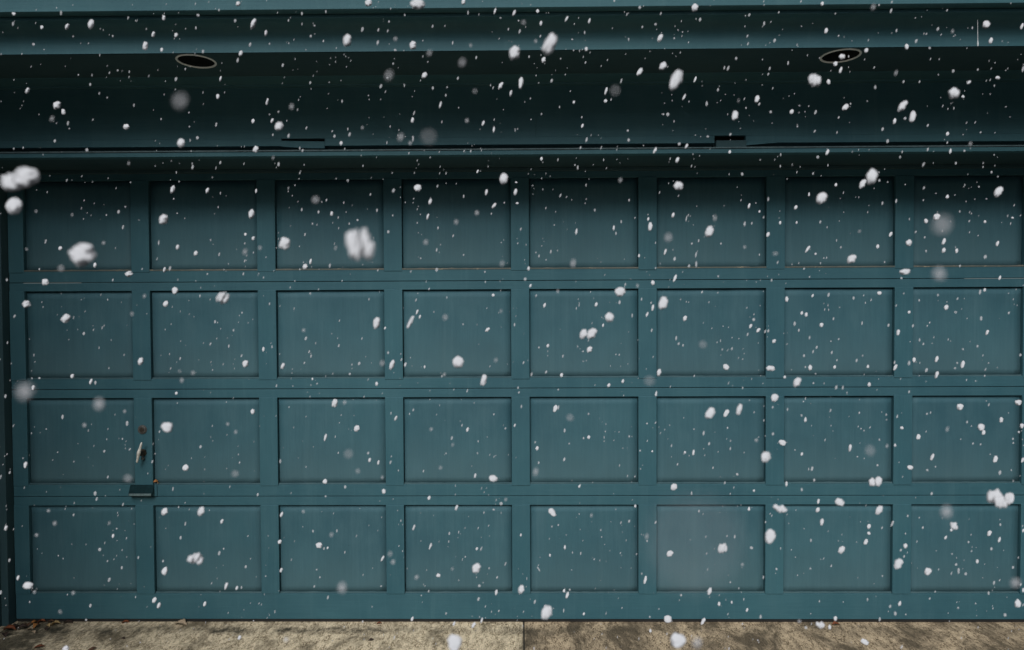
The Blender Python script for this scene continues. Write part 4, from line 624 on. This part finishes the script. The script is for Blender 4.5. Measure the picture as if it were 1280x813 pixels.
1112.6 758.3 4.1 5.5 .6,1132.2 768.3 2.8 2.8 .7,1099.5 774.5 3.4 6.2 .8,1044.2 773.5 5.5 6.2 .9,1025.3 781.4 9.6 8.9 .95 5 r,1037.0 784.1 5.5 6.9 .7,1007.4 784.8 5.5 4.8 .7,950.7 771.1 4.1 5.5 .85,933.8 762.8 3.4 5.5 .9,914.6 753.2 2.8 4.1 .9,898.8 755.2 4.1 5.5 .95,887.1 739.4 5.5 11.0 .7
912.9 728.1 2.8 2.8 .8,923.5 735.7 2.8 2.8 .6,929.7 749.4 2.8 4.8 .5,878.8 776.9 4.8 9.6 .9,928.0 780.3 2.8 3.4 .8,999.2 776.9 4.8 5.5 .4,1024.2 751.8 2.8 3.4 .7,1084.4 749.8 2.8 5.5 .5,1081.0 802.7 8.9 6.2 .95,871.3 803.4 11.0 15.8 .5,947.2 800.6 2.8 2.8 .7,1127.0 808.9 3.4 6.2 .8
911.2 810.9 2.8 5.5 .7,873.7 639.1 2.8 4.1 .8,956.9 652.8 2.1 3.4 .8,975.8 685.8 2.1 3.4 .7,989.2 687.5 2.1 2.8 .5,908.8 670.3 2.8 4.8 .4,994.3 696.8 2.1 2.1 .6,954.1 721.9 2.8 4.8 .8"""
def ico(sub):
    bm = bmesh.new(); bmesh.ops.create_icosphere(bm, subdivisions=sub, radius=.5)
    v = [x.co.copy() for x in bm.verts]; f = [[q.index for q in x.verts] for x in bm.faces]; bm.free(); return v, f
def flake_geo(kind, sd, sub):
    """one unit flake: an uneven lump of stuck crystals, or a ragged cluster of several"""
    V, F = [], []
    if kind == 'lump': lobes = [((0, 0, 0), (.92, .8, .95))] + [((random.uniform(-.24, .24), random.uniform(-.15, .15), random.uniform(-.26, .26)), (random.uniform(.4, .62),)*3) for _ in range(3)]
    elif kind == 'ragged':
        lobes = []
        for i in range(7):
            x = -.36+.72*i/6; lobes.append(((x, random.uniform(-.15, .15), random.uniform(-.13, .13)), (random.uniform(.26, .38), .5, random.uniform(.55, .85)*(1-.5*abs(x)))))
    else: lobes = [((0, 0, 0), (.85, .8, .95))]
    bv, bf = ico(sub)
    for i, (c, s) in enumerate(lobes):
        o = len(V)
        for p in bv:
            k = 1 + .34*noise.noise(p*3.2+Vector((sd*7.3, i*3.1, 1))) + .22*noise.noise(p*8+Vector((sd, i*5, 4)))
            k = 1+(k-1)*(.75 if kind == 'lump' else .8)
            V.append(Vector((c[0]+p.x*s[0]*k, c[1]+p.y*s[1]*k, c[2]+p.z*s[2]*k)))
        F += [[q+o for q in f] for f in bf]
    xs = [v.x for v in V]; zs_ = [v.z for v in V]; sx, sz = max(xs)-min(xs), max(zs_)-min(zs_); cx, cz = (max(xs)+min(xs))/2, (max(zs_)+min(zs_))/2
    return [Vector(((v.x-cx)/sx, v.y, (v.z-cz)/sz)) for v in V], F
def mesh_of(geo, thin=False):
    me = bpy.data.meshes.new('snowflake'); me.from_pydata([tuple(v) for v in geo[0]], [], geo[1]); me.materials.append(M_thin if thin else M_snow)
    for p in me.polygons: p.use_smooth = True
    return me
lumps = [mesh_of(flake_geo('lump', i, 3)) for i in range(8)]
tlumps = [mesh_of(flake_geo('lump', i+60, 3), True) for i in range(6)]
rags = [mesh_of(flake_geo('ragged', i+20, 3)) for i in range(5)]
smalls = [flake_geo('small', i+40, 1) for i in range(6)]
A_F = .006*F_PX; D0 = 3.2
lst = []
for tok in FLAKES.replace('\n', ',').split(','):
    q = tok.split()
    if len(q) < 5: continue
    x, y, w_, h_, b_ = map(float, q[:5]); lean = float(q[5]) if len(q) > 5 else None
    lst.append((x, y, w_, h_, b_, lean, len(q) > 6))
def depth_for_blur(c): return A_F*D0/(c*D0+A_F)
def flake_params(x, y, w_, h_, b_):
    """distance, width and height in metres"""
    m = math.sqrt(w_*h_)
    if b_ < .6 and m > 4:                           # small flake close to the lens, far out of focus
        d = depth_for_blur(m*.88); k = math.sqrt(b_)*(1.15 if m < 60 else .85)
        d = max(min(d, 2.3), .03)
        return d, w_*k*d/F_PX, h_*k*d/F_PX
    c = max((.22 if m > 9 else .16)*m, .6)+random.uniform(0, .5)
    d = min(depth_for_blur(c), random.uniform(1.5, 2.3)); k = math.sqrt(min(1, b_*1.0)) if m < 8 else .97
    e = .72 if m < 7 else 1.02; k = min(1.12, k*1.12)
    return d, w_*k*e*d/F_PX, h_*k*d/F_PX
lst.sort(key=lambda t: -t[2]*t[3]*(t[4]**.7))
big, rest = lst[:300], lst[300:]
def rank_word(i): return ['', 'second-largest ', 'third-largest ', 'fourth-largest ', 'fifth-largest ', 'sixth-largest ', 'seventh-largest '][i]
ordn = ['first', 'second', 'third', 'fourth', 'fifth', 'sixth', 'seventh', 'eighth']
cells = {}
def place_cell(x, y):
    col = min(7, max(0, int((x-17)//157.5))); u = ((x-17) % 157.5)/157.5
    if x < 17: u = 0
    hx = 'left' if u < .36 else ('right' if u > .64 else 'middle')
    if y < 193:
        band = 'gutter' if y < 15 else ('crown moulding' if y < 63 else ('soffit' if y < 97 else 'header board'))
        if band == 'header board': band = ('upper' if y < 145 else 'lower')+' header board'
        return ('b', band, col, hx), 'before the %s, above %s of %s column' % (band, hx, ordn[col])
    if y > 779: return ('g', col, hx), 'before the concrete, below %s of %s panel column' % (hx, ordn[col])
    row = 0 if y < 352 else (1 if y < 487 else (2 if y < 621 else 3)); t0, t1 = [(193, 352), (352, 487), (487, 621), (621, 779)][row]
    v = (y-t0)/(t1-t0); vy = 'upper' if v < .36 else ('lower' if v > .64 else 'mid')
    pl = {('upper', 'middle'): 'top middle', ('lower', 'middle'): 'bottom middle', ('mid', 'middle'): 'centre', ('mid', 'left'): 'left side', ('mid', 'right'): 'right side'}.get((vy, hx), vy+' '+hx)
    return ('p', row, col, pl), 'near the %s of the %s panel, %s row' % (pl, ordn[col], ['top', 'second', 'third', 'bottom'][row])
for i, (x, y, w_, h_, b_, lean, rg) in enumerate(big):
    d, W, H = flake_params(x, y, w_, h_, b_)
    p = CAM + ray(x, y).normalized()*(d*ray(x, y).length)
    me = rags[i % 5] if rg else (tlumps[i % 6] if b_ < .6 else lumps[i % 8])
    o = bpy.data.objects.new('snowflake', me); C.objects.link(o)
    o.location = p; ln = lean if lean is not None else (random.uniform(8, 26) if h_ > w_*1.15 else random.uniform(-10, 25))
    o.rotation_euler = (0, R(ln), random.uniform(-.3, .3)); o.scale = (W, (W+H)*.45, H)
    key, where = place_cell(x, y); n_ = cells.get(key, 0); cells[key] = n_+1
    look = 'ragged white' if rg else ('faint blurred' if b_ < .6 else ('elongated white' if h_ > 1.7*w_ else ('flat wide' if w_ > 1.25*h_ else 'white')))
    first = 'largest ' if True and n_ == 0 else rank_word(n_)
    tag(o, ('%s%s snowflake %s' % (first, look, where)).replace('third-largest', 'third-largest'), 'snowflake', 'snowflakes falling before the garage')
# the many smallest flakes
VV, FF, MI = [], [], []
def add_small(x, y, w_, h_, b_, ln):
    d, W, H = flake_params(x, y, w_, h_, b_)
    p = CAM + ray(x, y)*d; g = smalls[random.randrange(6)]; o = len(VV); c, s = math.cos(R(ln)), math.sin(R(ln)); D_ = (W+H)*.4
    for v in g[0]:
        a, z = v.x*W, v.z*H
        VV.append((p.x+a*c+z*s, p.y+v.y*D_, p.z-a*s+z*c))
    FF.extend([[q+o for q in f] for f in g[1]]); MI.extend([0 if b_ > .88 else 1]*len(g[1]))
for (x, y, w_, h_, b_, lean, rg) in rest: add_small(x, y, w_, h_, b_, lean if lean is not None else random.uniform(2, 26))
for i in range(2300):
    k = random.random()
    w_ = random.uniform(.8, 1.8)**1.0; x = random.uniform(-40, 1320); y = random.uniform(-30, 830)
    if noise.noise(Vector((x/90, y/90, 3))) < -.12*random.random()-.05: continue
    add_small(x, y, w_, w_*random.uniform(1.3, 2.8), random.uniform(.3, .86), random.gauss(18, 8))
me = bpy.data.meshes.new('falling_snow'); me.from_pydata(VV, [], FF); me.materials.append(M_snow); me.materials.append(M_thin); me.polygons.foreach_set('material_index', MI)
o = bpy.data.objects.new('falling_snow', me); C.objects.link(o)
tag(o, 'countless tiny snowflakes falling in front of the whole garage', 'snow', None, 'stuff')
